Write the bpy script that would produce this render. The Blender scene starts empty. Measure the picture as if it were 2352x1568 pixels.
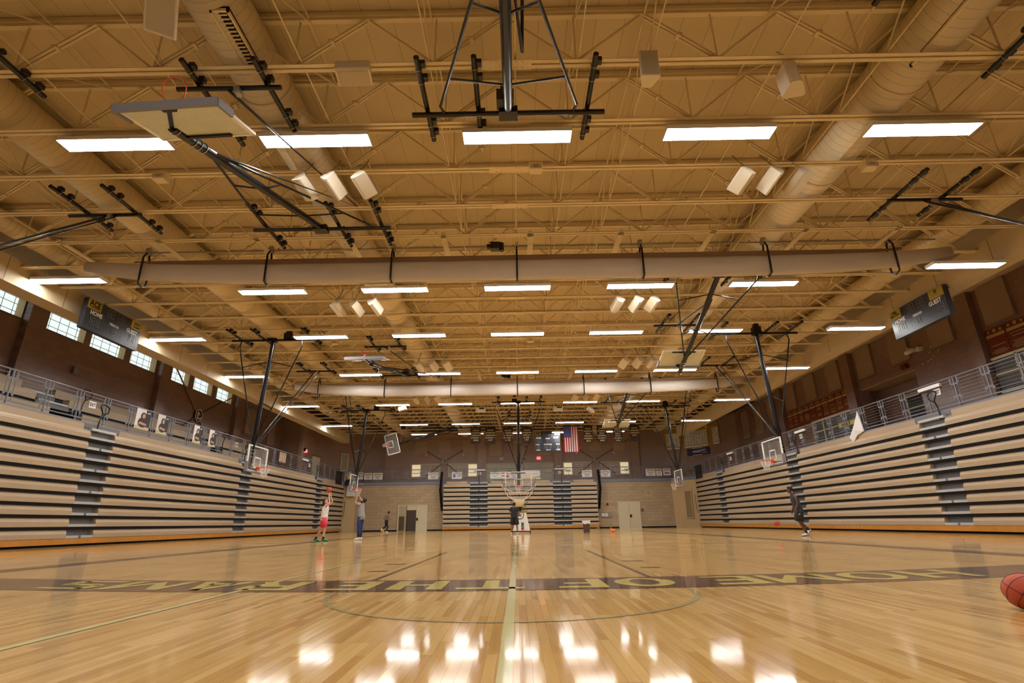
import bpy, math, random
from mathutils import Vector, Matrix, Quaternion
V = Vector
PI = math.pi
rnd = random.Random(7)
scene = bpy.context.scene
COL = scene.collection

# ------------------------------------------------------------------ materials
def new_mat(name):
    m = bpy.data.materials.new(name); m.use_nodes = True
    nt = m.node_tree; b = nt.nodes['Principled BSDF']
    return m, nt, b
def mat(name, col, rough=0.5, metal=0.0, spec=0.5, var=0.0, scale=4.0, bump=0.0, trans=0.0, alpha=1.0, coat=0.0):
    m, nt, b = new_mat(name)
    b.inputs['Base Color'].default_value = (*col, 1)
    b.inputs['Roughness'].default_value = rough
    b.inputs['Metallic'].default_value = metal
    b.inputs['Specular IOR Level'].default_value = spec
    b.inputs['Transmission Weight'].default_value = trans
    b.inputs['Alpha'].default_value = alpha
    b.inputs['Coat Weight'].default_value = coat
    tc = nt.nodes.new('ShaderNodeTexCoord')
    nz = nt.nodes.new('ShaderNodeTexNoise'); nz.inputs['Scale'].default_value = scale; nz.inputs['Detail'].default_value = 4
    nt.links.new(tc.outputs['Object'], nz.inputs['Vector'])
    if var > 0:
        mx = nt.nodes.new('ShaderNodeMix'); mx.data_type = 'RGBA'
        mx.inputs['A'].default_value = (*[c * (1 - var) for c in col], 1)
        mx.inputs['B'].default_value = (*[min(1, c * (1 + var)) for c in col], 1)
        nt.links.new(nz.outputs['Fac'], mx.inputs['Factor'])
        nt.links.new(mx.outputs['Result'], b.inputs['Base Color'])
    if bump > 0:
        bp = nt.nodes.new('ShaderNodeBump'); bp.inputs['Strength'].default_value = bump; bp.inputs['Distance'].default_value = 0.02
        nt.links.new(nz.outputs['Fac'], bp.inputs['Height']); nt.links.new(bp.outputs['Normal'], b.inputs['Normal'])
    return m
def emit_mat(name, col, strength):
    m, nt, b = new_mat(name)
    b.inputs['Base Color'].default_value = (*col, 1)
    b.inputs['Emission Color'].default_value = (*col, 1)
    b.inputs['Emission Strength'].default_value = strength
    return m
def block_mat(name, col, rough, bw, bh, mortar, axis, var=0.12, bump=0.5, mtint=0.75, spec=0.5):
    """painted masonry; axis 'x' for walls facing +-x (uses y,z), 'y' for walls facing +-y (uses x,z)"""
    m, nt, b = new_mat(name)
    tc = nt.nodes.new('ShaderNodeTexCoord'); sp = nt.nodes.new('ShaderNodeSeparateXYZ'); cb = nt.nodes.new('ShaderNodeCombineXYZ')
    gm = nt.nodes.new('ShaderNodeNewGeometry')
    nt.links.new(gm.outputs['Position'], sp.inputs[0])
    nt.links.new(sp.outputs['Y' if axis == 'x' else 'X'], cb.inputs['X']); nt.links.new(sp.outputs['Z'], cb.inputs['Y'])
    br = nt.nodes.new('ShaderNodeTexBrick')
    br.inputs['Scale'].default_value = 1.0
    br.inputs['Brick Width'].default_value = bw; br.inputs['Row Height'].default_value = bh
    br.inputs['Mortar Size'].default_value = mortar; br.inputs['Mortar Smooth'].default_value = 0.3
    br.inputs['Color1'].default_value = (*[c * (1 - var) for c in col], 1)
    br.inputs['Color2'].default_value = (*[min(1, c * (1 + var)) for c in col], 1)
    br.inputs['Mortar'].default_value = (*[c * mtint for c in col], 1)
    nt.links.new(cb.outputs[0], br.inputs['Vector'])
    nt.links.new(br.outputs['Color'], b.inputs['Base Color'])
    nz = nt.nodes.new('ShaderNodeTexNoise'); nz.inputs['Scale'].default_value = 1.3; nz.inputs['Detail'].default_value = 5
    nt.links.new(gm.outputs['Position'], nz.inputs['Vector'])
    mr = nt.nodes.new('ShaderNodeMapRange'); mr.inputs['To Min'].default_value = rough - 0.02; mr.inputs['To Max'].default_value = rough + 0.03
    nt.links.new(nz.outputs['Fac'], mr.inputs['Value']); nt.links.new(mr.outputs['Result'], b.inputs['Roughness'])
    ad = nt.nodes.new('ShaderNodeMath'); ad.operation = 'MULTIPLY_ADD'; ad.inputs[1].default_value = -1.0
    nt.links.new(br.outputs['Fac'], ad.inputs[0])
    n2 = nt.nodes.new('ShaderNodeTexNoise'); n2.inputs['Scale'].default_value = 9; nt.links.new(gm.outputs['Position'], n2.inputs['Vector'])
    sc = nt.nodes.new('ShaderNodeMath'); sc.operation = 'MULTIPLY'; sc.inputs[1].default_value = 0.5
    nt.links.new(n2.outputs['Fac'], sc.inputs[0]); nt.links.new(sc.outputs[0], ad.inputs[2])
    bp = nt.nodes.new('ShaderNodeBump'); bp.inputs['Strength'].default_value = bump; bp.inputs['Distance'].default_value = 0.012
    nt.links.new(ad.outputs[0], bp.inputs['Height']); nt.links.new(bp.outputs['Normal'], b.inputs['Normal'])
    b.inputs['Specular IOR Level'].default_value = spec
    return m

def floor_mat(name, tint=None):
    """strip maple boards running along Y under a clear gloss finish; tint = stain colour"""
    m, nt, b = new_mat(name); L = nt.links
    gm = nt.nodes.new('ShaderNodeNewGeometry'); sp = nt.nodes.new('ShaderNodeSeparateXYZ'); L.new(gm.outputs['Position'], sp.inputs[0])
    cb = nt.nodes.new('ShaderNodeCombineXYZ'); L.new(sp.outputs['Y'], cb.inputs['X']); L.new(sp.outputs['X'], cb.inputs['Y'])
    br = nt.nodes.new('ShaderNodeTexBrick'); br.offset = 0.37; br.offset_frequency = 3
    br.inputs['Scale'].default_value = 1.0; br.inputs['Brick Width'].default_value = 0.85; br.inputs['Row Height'].default_value = 0.057
    br.inputs['Mortar Size'].default_value = 0.0011; br.inputs['Mortar Smooth'].default_value = 0.2; br.inputs['Bias'].default_value = 0
    br.inputs['Color1'].default_value = (0, 0, 0, 1); br.inputs['Color2'].default_value = (1, 1, 1, 1); br.inputs['Mortar'].default_value = (0.3, 0.3, 0.3, 1)
    L.new(cb.outputs[0], br.inputs['Vector'])
    # grain
    mp = nt.nodes.new('ShaderNodeMapping'); mp.inputs['Scale'].default_value = (26, 1.6, 1); L.new(gm.outputs['Position'], mp.inputs['Vector'])
    # shift the grain on every board
    ns = nt.nodes.new('ShaderNodeTexNoise'); ns.inputs['Scale'].default_value = 1.0; ns.inputs['Detail'].default_value = 7; ns.inputs['Roughness'].default_value = 0.62; ns.inputs['Distortion'].default_value = 0.6
    L.new(mp.outputs[0], ns.inputs['Vector'])
    cr = nt.nodes.new('ShaderNodeValToRGB')
    e = cr.color_ramp.elements
    e[0].position = 0.05; e[0].color = (0.40, 0.195, 0.055, 1)
    e[1].position = 0.95; e[1].color = (0.74, 0.49, 0.20, 1)
    k = cr.color_ramp.elements.new(0.45); k.color = (0.60, 0.36, 0.12, 1)
    mx = nt.nodes.new('ShaderNodeMath'); mx.operation = 'MULTIPLY_ADD'; mx.inputs[1].default_value = 0.55
    L.new(br.outputs['Color'], mx.inputs[0])
    g2 = nt.nodes.new('ShaderNodeMath'); g2.operation = 'MULTIPLY'; g2.inputs[1].default_value = 0.5; L.new(ns.outputs['Fac'], g2.inputs[0])
    L.new(g2.outputs[0], mx.inputs[2]); L.new(mx.outputs[0], cr.inputs['Fac'])
    col = cr.outputs['Color']
    jt = nt.nodes.new('ShaderNodeMix'); jt.data_type = 'RGBA'; jt.blend_type = 'MULTIPLY'
    jt.inputs['B'].default_value = (0.55, 0.5, 0.45, 1); L.new(br.outputs['Fac'], jt.inputs['Factor']); L.new(col, jt.inputs['A'])
    col = jt.outputs['Result']
    if tint:
        tm = nt.nodes.new('ShaderNodeMix'); tm.data_type = 'RGBA'; tm.inputs['Factor'].default_value = tint[3]
        tm.inputs['B'].default_value = (*tint[:3], 1); L.new(col, tm.inputs['A']); col = tm.outputs['Result']
    L.new(col, b.inputs['Base Color'])
    n3 = nt.nodes.new('ShaderNodeTexNoise'); n3.inputs['Scale'].default_value = 0.7; n3.inputs['Detail'].default_value = 6; L.new(gm.outputs['Position'], n3.inputs['Vector'])
    mr = nt.nodes.new('ShaderNodeMapRange'); mr.inputs['From Min'].default_value = 0.3; mr.inputs['From Max'].default_value = 0.7
    mr.inputs['To Min'].default_value = 0.045; mr.inputs['To Max'].default_value = 0.13
    L.new(n3.outputs['Fac'], mr.inputs['Value']); L.new(mr.outputs['Result'], b.inputs['Roughness'])
    # each board cups a little: wave across X plus per-board steps
    wv = nt.nodes.new('ShaderNodeTexNoise'); mp2 = nt.nodes.new('ShaderNodeMapping'); mp2.inputs['Scale'].default_value = (9, 1.1, 1)
    L.new(gm.outputs['Position'], mp2.inputs['Vector']); L.new(mp2.outputs[0], wv.inputs['Vector']); wv.inputs['Scale'].default_value = 1.0; wv.inputs['Detail'].default_value = 2
    h = nt.nodes.new('ShaderNodeMath'); h.operation = 'MULTIPLY_ADD'; h.inputs[1].default_value = -0.5
    L.new(br.outputs['Fac'], h.inputs[0]); L.new(wv.outputs['Fac'], h.inputs[2])
    bp = nt.nodes.new('ShaderNodeBump'); bp.inputs['Strength'].default_value = 0.16; bp.inputs['Distance'].default_value = 0.004
    L.new(h.outputs[0], bp.inputs['Height']); L.new(bp.outputs['Normal'], b.inputs['Normal'])
    b.inputs['Specular IOR Level'].default_value = 0.22
    return m

def deck_mat(name, col):
    """acoustic roof deck: broad ribs running along Y with fine seams"""
    m, nt, b = new_mat(name); L = nt.links
    gm = nt.nodes.new('ShaderNodeNewGeometry'); sp = nt.nodes.new('ShaderNodeSeparateXYZ'); L.new(gm.outputs['Position'], sp.inputs[0])
    cb = nt.nodes.new('ShaderNodeCombineXYZ'); L.new(sp.outputs['Y'], cb.inputs['X']); L.new(sp.outputs['X'], cb.inputs['Y'])
    br = nt.nodes.new('ShaderNodeTexBrick'); br.offset = 0.0
    br.inputs['Scale'].default_value = 1.0; br.inputs['Brick Width'].default_value = 60; br.inputs['Row Height'].default_value = 0.61
    br.inputs['Mortar Size'].default_value = 0.007; br.inputs['Mortar Smooth'].default_value = 0.5
    br.inputs['Color1'].default_value = (*col, 1); br.inputs['Color2'].default_value = (*[c * 0.93 for c in col], 1); br.inputs['Mortar'].default_value = (*[c * 0.45 for c in col], 1)
    L.new(cb.outputs[0], br.inputs['Vector']); L.new(br.outputs['Color'], b.inputs['Base Color'])
    nz = nt.nodes.new('ShaderNodeTexNoise'); nz.inputs['Scale'].default_value = 60; L.new(gm.outputs['Position'], nz.inputs['Vector'])
    bp = nt.nodes.new('ShaderNodeBump'); bp.inputs['Strength'].default_value = 0.3; bp.inputs['Distance'].default_value = 0.01
    L.new(nz.outputs['Fac'], bp.inputs['Height']); L.new(bp.outputs['Normal'], b.inputs['Normal'])
    b.inputs['Roughness'].default_value = 0.75
    return m

def spiral_mat(name, col):
    m, nt, b = new_mat(name); L = nt.links
    tc = nt.nodes.new('ShaderNodeTexCoord'); w = nt.nodes.new('ShaderNodeTexWave'); w.wave_type = 'BANDS'; w.bands_direction = 'Y'; w.inputs['Scale'].default_value = 1.6; w.inputs['Distortion'].default_value = 0
    L.new(tc.outputs['Object'], w.inputs['Vector'])
    pw = nt.nodes.new('ShaderNodeMath'); pw.operation = 'POWER'; pw.inputs[1].default_value = 30; L.new(w.outputs['Fac'], pw.inputs[0])
    mx = nt.nodes.new('ShaderNodeMix'); mx.data_type = 'RGBA'; mx.inputs['A'].default_value = (*col, 1); mx.inputs['B'].default_value = (*[c * 0.86 for c in col], 1)
    L.new(pw.outputs[0], mx.inputs['Factor']); L.new(mx.outputs['Result'], b.inputs['Base Color'])
    bp = nt.nodes.new('ShaderNodeBump'); bp.inputs['Strength'].default_value = 0.4; bp.inputs['Distance'].default_value = 0.01
    L.new(pw.outputs[0], bp.inputs['Height']); L.new(bp.outputs['Normal'], b.inputs['Normal']); b.inputs['Roughness'].default_value = 0.5
    return m

def glass_mat(name, tint=(0.9, 0.95, 0.95), alpha=0.25, rough=0.03):
    m, nt, b = new_mat(name)
    b.inputs['Base Color'].default_value = (*tint, 1); b.inputs['Roughness'].default_value = rough; b.inputs['Alpha'].default_value = alpha
    b.inputs['Specular IOR Level'].default_value = 0.8
    return m

CREAM = (0.68, 0.56, 0.36)
M = {}
M['cream'] = mat('cream steel paint', CREAM, 0.45, var=0.06, scale=3)
M['deck'] = deck_mat('cream roof deck', (0.60, 0.485, 0.30))
M['duct'] = spiral_mat('cream spiral duct', (0.67, 0.55, 0.345))
M['soffit'] = mat('cream gypsum soffit', (0.52, 0.42, 0.27), 0.7, var=0.06, scale=1)
M['floor'] = floor_mat('maple floor')
M['stain'] = floor_mat('brown stained maple', (0.095, 0.042, 0.03, 0.9))
M['gold_paint'] = floor_mat('yellow floor paint', (0.62, 0.50, 0.13, 0.86))
M['pale_line'] = floor_mat('pale green floor line', (0.66, 0.64, 0.33, 0.8))
M['teal_line'] = floor_mat('grey green floor line', (0.36, 0.35, 0.19, 0.6))
M['dark_line'] = floor_mat('dark floor line', (0.05, 0.03, 0.03, 0.85))
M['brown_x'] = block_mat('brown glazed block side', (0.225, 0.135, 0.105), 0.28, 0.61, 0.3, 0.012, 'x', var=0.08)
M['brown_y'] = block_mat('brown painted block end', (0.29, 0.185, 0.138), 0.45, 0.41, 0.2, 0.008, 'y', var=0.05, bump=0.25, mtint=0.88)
M['brown_far_lit'] = block_mat('brown painted block far', (0.40, 0.27, 0.21), 0.45, 0.41, 0.2, 0.008, 'y', var=0.04, bump=0.2, mtint=0.9)  # lighter copy of the end block; brighter lighting put into its colour
M['beige_y'] = block_mat('beige painted block end', (0.45, 0.34, 0.21), 0.5, 0.81, 0.31, 0.012, 'y', var=0.09, bump=0.3, mtint=0.62)
M['beige'] = mat('beige wall paint', (0.52, 0.36, 0.17), 0.5, var=0.05)
M['brown_pl'] = mat('brown painted pilaster', (0.19, 0.105, 0.075), 0.4, var=0.08, scale=2, bump=0.1)
M['black'] = mat('black powder coat', (0.005, 0.005, 0.006), 0.26, spec=0.45)
M['matte_black'] = mat('matte black', (0.003, 0.003, 0.003), 0.7, spec=0.2)
M['chrome'] = mat('zinc hardware', (0.7, 0.7, 0.68), 0.25, metal=1)
M['tan'] = mat('tan bleacher plastic', (0.43, 0.325, 0.212), 0.42, var=0.035, scale=1.5)
M['base_wood'] = mat('honey bleacher kickboard', (0.50, 0.215, 0.035), 0.35, var=0.25, scale=3)
M['step_light'] = mat('brushed step edge', (0.52, 0.53, 0.55), 0.4, metal=0.25, var=0.1)
M['step_grey'] = mat('grey step riser', (0.15, 0.155, 0.165), 0.5, var=0.1)
M['rail'] = mat('grey blue railing paint', (0.19, 0.2, 0.245), 0.38)
M['fascia'] = mat('grey blue fascia', (0.21, 0.23, 0.29), 0.5)
M['conc'] = mat('walkway floor', (0.25, 0.22, 0.19), 0.6)
M['white'] = mat('white enamel', (0.8, 0.8, 0.8), 0.4)
M['offwhite'] = mat('off white speaker shell', (0.66, 0.58, 0.44), 0.5, var=0.04)
M['grille'] = mat('speaker grille', (0.46, 0.39, 0.29), 0.7, bump=0.3, scale=200)
M['pad'] = mat('grey backboard padding', (0.22, 0.22, 0.25), 0.6)
M['orange'] = mat('orange rim paint', (0.75, 0.075, 0.025), 0.35)
M['net'] = mat('white net cord', (0.72, 0.70, 0.66), 0.8)
M['bglass'] = glass_mat('backboard glass', (0.5, 0.52, 0.5), 0.12)
M['vinyl'] = mat('pale folded divider curtain', (0.60, 0.53, 0.46), 0.4, alpha=0.8, var=0.08, scale=1.2, bump=0.2)
M['vinyl_top'] = mat('brown curtain hem', (0.25, 0.155, 0.09), 0.6)
M['winglow'] = emit_mat('daylit glass block', (0.76, 0.92, 0.93), 0.5)
M['wingrid'] = mat('window grid', (0.42, 0.45, 0.45), 0.5)
M['door_tan'] = mat('cream door paint', (0.64, 0.57, 0.39), 0.45)
M['door_int'] = mat('dark door', (0.06, 0.04, 0.03), 0.5)
M['steelplate'] = mat('steel kick plate', (0.3, 0.27, 0.24), 0.3, metal=0.8)
M['panel'] = mat('brown acoustic panel', (0.29, 0.19, 0.135), 0.85, bump=0.15, scale=80)
M['panel_far'] = mat('tan acoustic panel', (0.46, 0.34, 0.24), 0.85, bump=0.15, scale=80)
M['plaque'] = mat('glossy red brown board', (0.16, 0.032, 0.012), 0.12, spec=0.7, var=0.2, scale=1)
M['gold'] = mat('gold lettering', (0.42, 0.27, 0.08), 0.4)
M['banner'] = mat('brown felt banner', (0.045, 0.022, 0.018), 0.85)
M['bannergold'] = mat('cream felt lettering', (0.60, 0.52, 0.29), 0.8)
M['red'] = mat('flag red', (0.48, 0.02, 0.03), 0.7)
M['blue'] = mat('flag blue', (0.05, 0.06, 0.35), 0.7)
M['cloth'] = mat('white cloth', (0.75, 0.74, 0.76), 0.8)
M['score'] = mat('scoreboard black', (0.018, 0.02, 0.028), 0.45)
M['seg'] = mat('unlit digit segment', (0.12, 0.125, 0.14), 0.4)
M['gold_sign'] = mat('gold sponsor panel', (0.33, 0.25, 0.03), 0.5)
M['ball'] = mat('orange basketball leather', (0.52, 0.075, 0.03), 0.55, bump=0.4, scale=160)
M['exit'] = emit_mat('lit exit sign', (1.0, 0.12, 0.15), 1.6)
M['galv'] = mat('galvanised steel', (0.35, 0.34, 0.31), 0.4, metal=0.7)
M['dark_void'] = mat('dark interior', (0.015, 0.012, 0.01), 0.9)
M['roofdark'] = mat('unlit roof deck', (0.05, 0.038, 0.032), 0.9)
M['pink_int'] = mat('blinds behind glass', (0.62, 0.49, 0.40), 0.7)
M['win_yel'] = emit_mat('lit office room', (0.80, 0.66, 0.40), 0.35)
M['pane'] = glass_mat('window pane', (0.25, 0.25, 0.25), 0.35, 0.04)

# ------------------------------------------------------------------ mesh builder
class MB:
    def __init__(s): s.v = []; s.f = []; s.mi = []; s.m = 0
    def add(s, vs, fs):
        o = len(s.v); s.v += [V(p) for p in vs]
        for f in fs: s.f.append([o + i for i in f]); s.mi.append(s.m)
        return s
    def box(s, x0, x1, y0, y1, z0, z1):
        if x0 > x1: x0, x1 = x1, x0
        if y0 > y1: y0, y1 = y1, y0
        if z0 > z1: z0, z1 = z1, z0
        return s.add([(x0,y0,z0),(x1,y0,z0),(x1,y1,z0),(x0,y1,z0),(x0,y0,z1),(x1,y0,z1),(x1,y1,z1),(x0,y1,z1)],
              [(0,3,2,1),(4,5,6,7),(0,1,5,4),(1,2,6,5),(2,3,7,6),(3,0,4,7)])
    def obox(s, c, ax, ay, az):
        """oriented box: centre and three half-axis vectors"""
        c = V(c); ax = V(ax); ay = V(ay); az = V(az)
        P = [c + a*ax + b*ay + d*az for d in (-1,1) for (a,b) in ((-1,-1),(1,-1),(1,1),(-1,1))]
        F = [(0,3,2,1),(4,5,6,7),(0,1,5,4),(1,2,6,5),(2,3,7,6),(3,0,4,7)]
        if ax.cross(ay).dot(az) < 0: F = [tuple(reversed(f)) for f in F]
        return s.add(P, F)
    def bar(s, p0, p1, w, h=None, up=(0,0,1)):
        p0 = V(p0); p1 = V(p1); h = h or w; d = p1 - p0; L = d.length
        if L < 1e-6: return s
        d.normalize(); u = V(up)
        if abs(d.dot(u)) > 0.98: u = V((0,1,0)) if abs(d.y) < 0.9 else V((1,0,0))
        sd = d.cross(u).normalized(); u = sd.cross(d).normalized()
        return s.obox((p0+p1)/2, d*L/2, sd*w/2, u*h/2)
    def tube(s, p0, p1, r, n=10, r1=None):
        p0 = V(p0); p1 = V(p1); d = p1 - p0
        if d.length < 1e-6: return s
        r1 = r if r1 is None else r1
        q = d.to_track_quat('Z', 'Y'); vs = []; fs = []
        for p, rr in ((p0, r), (p1, r1)):
            for i in range(n):
                a = 2*PI*i/n; vs.append(p + q @ V((rr*math.cos(a), rr*math.sin(a), 0)))
        for i in range(n): fs.append((i, (i+1) % n, n + (i+1) % n, n + i))
        fs.append(tuple(range(n-1, -1, -1))); fs.append(tuple(range(n, 2*n)))
        return s.add(vs, fs)
    def path(s, pts, r, n=8, closed=False):
        pts = [V(p) for p in pts]; m = len(pts); vs = []; fs = []
        prev = None
        for i, p in enumerate(pts):
            if closed: t = (pts[(i+1) % m] - pts[(i-1) % m])
            else: t = (pts[min(i+1, m-1)] - pts[max(i-1, 0)])
            t.normalize()
            if prev is None:
                u = V((0,0,1)) if abs(t.z) < 0.9 else V((1,0,0)); u = (u - t*u.dot(t)).normalized()
            else:
                u = (prev - t*prev.dot(t))
                u = u.normalized() if u.length > 1e-6 else V((1,0,0))
            prev = u; w = t.cross(u)
            rr = r[i] if isinstance(r, (list, tuple)) else r
            for k in range(n):
                a = 2*PI*k/n; vs.append(p + (u*math.cos(a) + w*math.sin(a))*rr)
        cnt = m if closed else m-1
        for i in range(cnt):
            j = (i+1) % m
            for k in range(n): fs.append((i*n+k, i*n+(k+1) % n, j*n+(k+1) % n, j*n+k))
        if not closed: fs.append(tuple(range(n-1,-1,-1))); fs.append(tuple((m-1)*n+k for k in range(n)))
        return s.add(vs, fs)
    def loft(s, rings, n=14, cap=True):
        """rings: (centre, half-axis vector a, half-axis vector b)"""
        vs = []; fs = []
        for c, a, b in rings:
            c = V(c); a = V(a); b = V(b)
            for k in range(n):
                t = 2*PI*k/n; vs.append(c + a*math.cos(t) + b*math.sin(t))
        for i in range(len(rings)-1):
            for k in range(n): fs.append((i*n+k, i*n+(k+1) % n, (i+1)*n+(k+1) % n, (i+1)*n+k))
        if cap: fs.append(tuple(range(n-1,-1,-1))); fs.append(tuple((len(rings)-1)*n+k for k in range(n)))
        return s.add(vs, fs)
    def prism(s, pts, d):
        """polygon of 3-D points extruded by vector d"""
        n = len(pts); d = V(d); vs = [V(p) for p in pts] + [V(p)+d for p in pts]
        fs = [tuple(range(n-1,-1,-1)), tuple(range(n, 2*n))] + [(i, (i+1) % n, n+(i+1) % n, n+i) for i in range(n)]
        return s.add(vs, fs)
    def ball(s, c, r, n=12, m=8, sc=(1,1,1), q=None):
        c = V(c); vs = []; fs = []
        for j in range(1, m):
            t = PI*j/m
            for k in range(n):
                a = 2*PI*k/n; p = V((math.sin(t)*math.cos(a)*sc[0], math.sin(t)*math.sin(a)*sc[1], math.cos(t)*sc[2]))*r
                if q: p = q @ p
                vs.append(c + p)
        tp = V((0,0,r*sc[2])); bt = V((0,0,-r*sc[2]))
        if q: tp = q @ tp; bt = q @ bt
        vs += [c+tp, c+bt]; T = len(vs)-2; B = T+1
        for j in range(m-2):
            for k in range(n): fs.append((j*n+k, (j+1)*n+k, (j+1)*n+(k+1) % n, j*n+(k+1) % n))
        for k in range(n): fs.append((T, k, (k+1) % n)); fs.append((B, (m-2)*n+(k+1) % n, (m-2)*n+k))
        return s.add(vs, fs)
    def torus(s, c, R, r, ax=(0,0,1), n=24, m=8):
        q = V(ax).to_track_quat('Z','Y'); pts = [V(c) + q @ V((R*math.cos(2*PI*i/n), R*math.sin(2*PI*i/n), 0)) for i in range(n)]
        return s.path(pts, r, m, closed=True)
    def disc(s, c, R, ax, th, n=24):
        ax = V(ax).normalized(); return s.tube(V(c), V(c)+ax*th, R, n)
    def build(s, name, mats, parent=None, smooth=False, origin=None):
        if not isinstance(mats, (list, tuple)): mats = [mats]
        me = bpy.data.meshes.new(name)
        if parent is not None:
            o0 = V((0,0,0)); p = parent
            while p is not None: o0 = o0 + V(p.location); p = p.parent
            loc = V((0,0,0))
        else:
            if origin is None:
                xs = [p.x for p in s.v]; ys = [p.y for p in s.v]; zs = [p.z for p in s.v]
                o0 = V(((min(xs)+max(xs))/2, (min(ys)+max(ys))/2, min(zs)))
            else: o0 = V(origin)
            loc = o0
        me.from_pydata([tuple(p - o0) for p in s.v], [], s.f)
        for m in mats: me.materials.append(M[m] if isinstance(m, str) else m)
        if len(mats) > 1: me.polygons.foreach_set('material_index', s.mi)
        if smooth: me.polygons.foreach_set('use_smooth', [True]*len(me.polygons))
        me.update()
        ob = bpy.data.objects.new(name, me); COL.objects.link(ob); ob.location = loc
        if parent is not None: ob.parent = parent
        return ob

def tag(o, label=None, cat=None, group=None, kind=None):
    if label: o['label'] = label
    if cat: o['category'] = cat
    if group: o['group'] = group
    if kind: o['kind'] = kind
    return o
def thing(name, loc, label, cat, group=None):
    o = bpy.data.objects.new(name, None); COL.objects.link(o); o.location = V(loc); o.empty_display_size = 0.2
    return tag(o, label, cat, group)
def struct(o, cat=None):
    o['kind'] = 'structure'; return o
def dup(root, loc=None, rotz=None, label=None, group=None):
    r = root.copy(); COL.objects.link(r)
    if loc is not None: r.location = V(loc)
    if rotz is not None: r.rotation_euler = (0, 0, rotz)
    if label: r['label'] = label
    if group: r['group'] = group
    for ch in list(root.children):
        c = ch.copy(); COL.objects.link(c); c.parent = r
        for g in list(ch.children):
            d = g.copy(); COL.objects.link(d); d.parent = c
    return r
ORD = ['first','second','third','fourth','fifth','sixth','seventh','eighth','ninth','tenth','eleventh','twelfth','thirteenth','fourteenth','fifteenth','sixteenth','seventeenth','eighteenth','nineteenth','twentieth']
def ordn(i):
    if i < 20: return ORD[i]
    t = {2:'twenty', 3:'thirty', 4:'forty', 5:'fifty'}; a, b = divmod(i+1, 10)
    if b == 0: return {2:'twentieth',3:'thirtieth',4:'fortieth',5:'fiftieth'}[a]
    return t[a] + '-' + ORD[b-1]

# text as flat geometry: o = lower-left/centre point, rx = reading direction, ry = up direction
_tc = {}
def text_mesh(mb, txt, c, rx, ry, size, width=None, bold=0.0, extr=0.004):
    """centre the text at c; size = cap height; width = total width if given"""
    rx = V(rx).normalized(); ry = V(ry).normalized()
    if (txt, bold) not in _tc:
        cu = bpy.data.curves.new('glyphs', 'FONT'); cu.body = txt; cu.size = 1; cu.resolution_u = 2; cu.offset = bold
        ob = bpy.data.objects.new('glyphs', cu); COL.objects.link(ob)
        dg = bpy.context.evaluated_depsgraph_get(); dg.update()
        me = bpy.data.meshes.new_from_object(ob.evaluated_get(dg))
        vs = [v.co.copy() for v in me.vertices]; fs = [tuple(p.vertices) for p in me.polygons]
        bpy.data.meshes.remove(me); bpy.data.objects.remove(ob); bpy.data.curves.remove(cu)
        _tc[(txt, bold)] = (vs, fs)
    vs, fs = _tc[(txt, bold)]
    x0 = min(v.x for v in vs); x1 = max(v.x for v in vs); y0 = min(v.y for v in vs); y1 = max(v.y for v in vs)
    sy = size/(y1-y0); sx = (width/(x1-x0)) if width else sy
    nz = rx.cross(ry)*extr
    mb.add([V(c) + rx*((v.x-(x0+x1)/2)*sx) + ry*((v.y-(y0+y1)/2)*sy) + nz for v in vs], fs)
# ------------------------------------------------------------------ setting
DZ = 4.85          # upper walkway level
RZ = 10.62         # roof deck underside
YB = -9.0          # wall behind the viewer
fl = struct(MB().box(-23, 23, YB, 57.2, -0.3, 0).build('floor', 'floor', origin=(0,0,0)))
struct(MB().box(-24, 24, YB, 46.2, RZ, RZ+0.2).box(-24, 24, 60.8, 61, RZ, RZ+.2).build('ceiling', 'deck'))
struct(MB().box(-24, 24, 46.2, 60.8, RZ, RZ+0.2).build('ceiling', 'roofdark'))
# floor markings, parts of the floor
def mark(name, m, fn, z):
    b = MB(); fn(b, z); o = b.build(name, m, parent=fl); return o
def quadf(b, pts, z):
    a = sum(pts[i][0]*pts[(i+1) % len(pts)][1]-pts[(i+1) % len(pts)][0]*pts[i][1] for i in range(len(pts)))
    if a < 0: pts = pts[::-1]
    b.add([(x, y, z) for x, y in pts], [tuple(range(len(pts)))])
mark('boundary_band', 'stain', lambda b, z: quadf(b, [(-8.85,3.0),(-8.3,3.0),(-8.3,40),(-8.85,40)], z), 0.002)
mark('boundary_band', 'stain', lambda b, z: quadf(b, [(8.3,3.0),(8.85,3.0),(8.85,40),(8.3,40)], z), 0.002)
def bend(x, y): return y + .021*x*x
def band_fn(b, z):
    for i in range(40):
        xa = -8.3+16.6*i/40; xb = -8.3+16.6*(i+1)/40
        quadf(b, [(xa,bend(xa,5.76)),(xb,bend(xb,5.76)),(xb,bend(xb,6.88)),(xa,bend(xa,6.88))], z)
mark('lettering_band', 'stain', band_fn, 0.002)
mark('centre_stripe', 'pale_line', lambda b, z: quadf(b, [(-.105,1.0),(-.035,1.0),(-.035,30),(-.105,30)], z), 0.004)
mark('court_line', 'pale_line', lambda b, z: quadf(b, [(-2.985,1.0),(-2.915,1.0),(-2.915,13),(-2.985,13)], z), 0.003)
mark('lane_line', 'dark_line', lambda b, z: quadf(b, [(-1.8,6.92),(-1.74,6.92),(-1.68,13.4),(-1.74,13.4)], z), 0.003)
mark('lane_line', 'dark_line', lambda b, z: quadf(b, [(1.55,6.92),(1.61,6.92),(1.66,13.4),(1.60,13.4)], z), 0.003)
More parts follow.
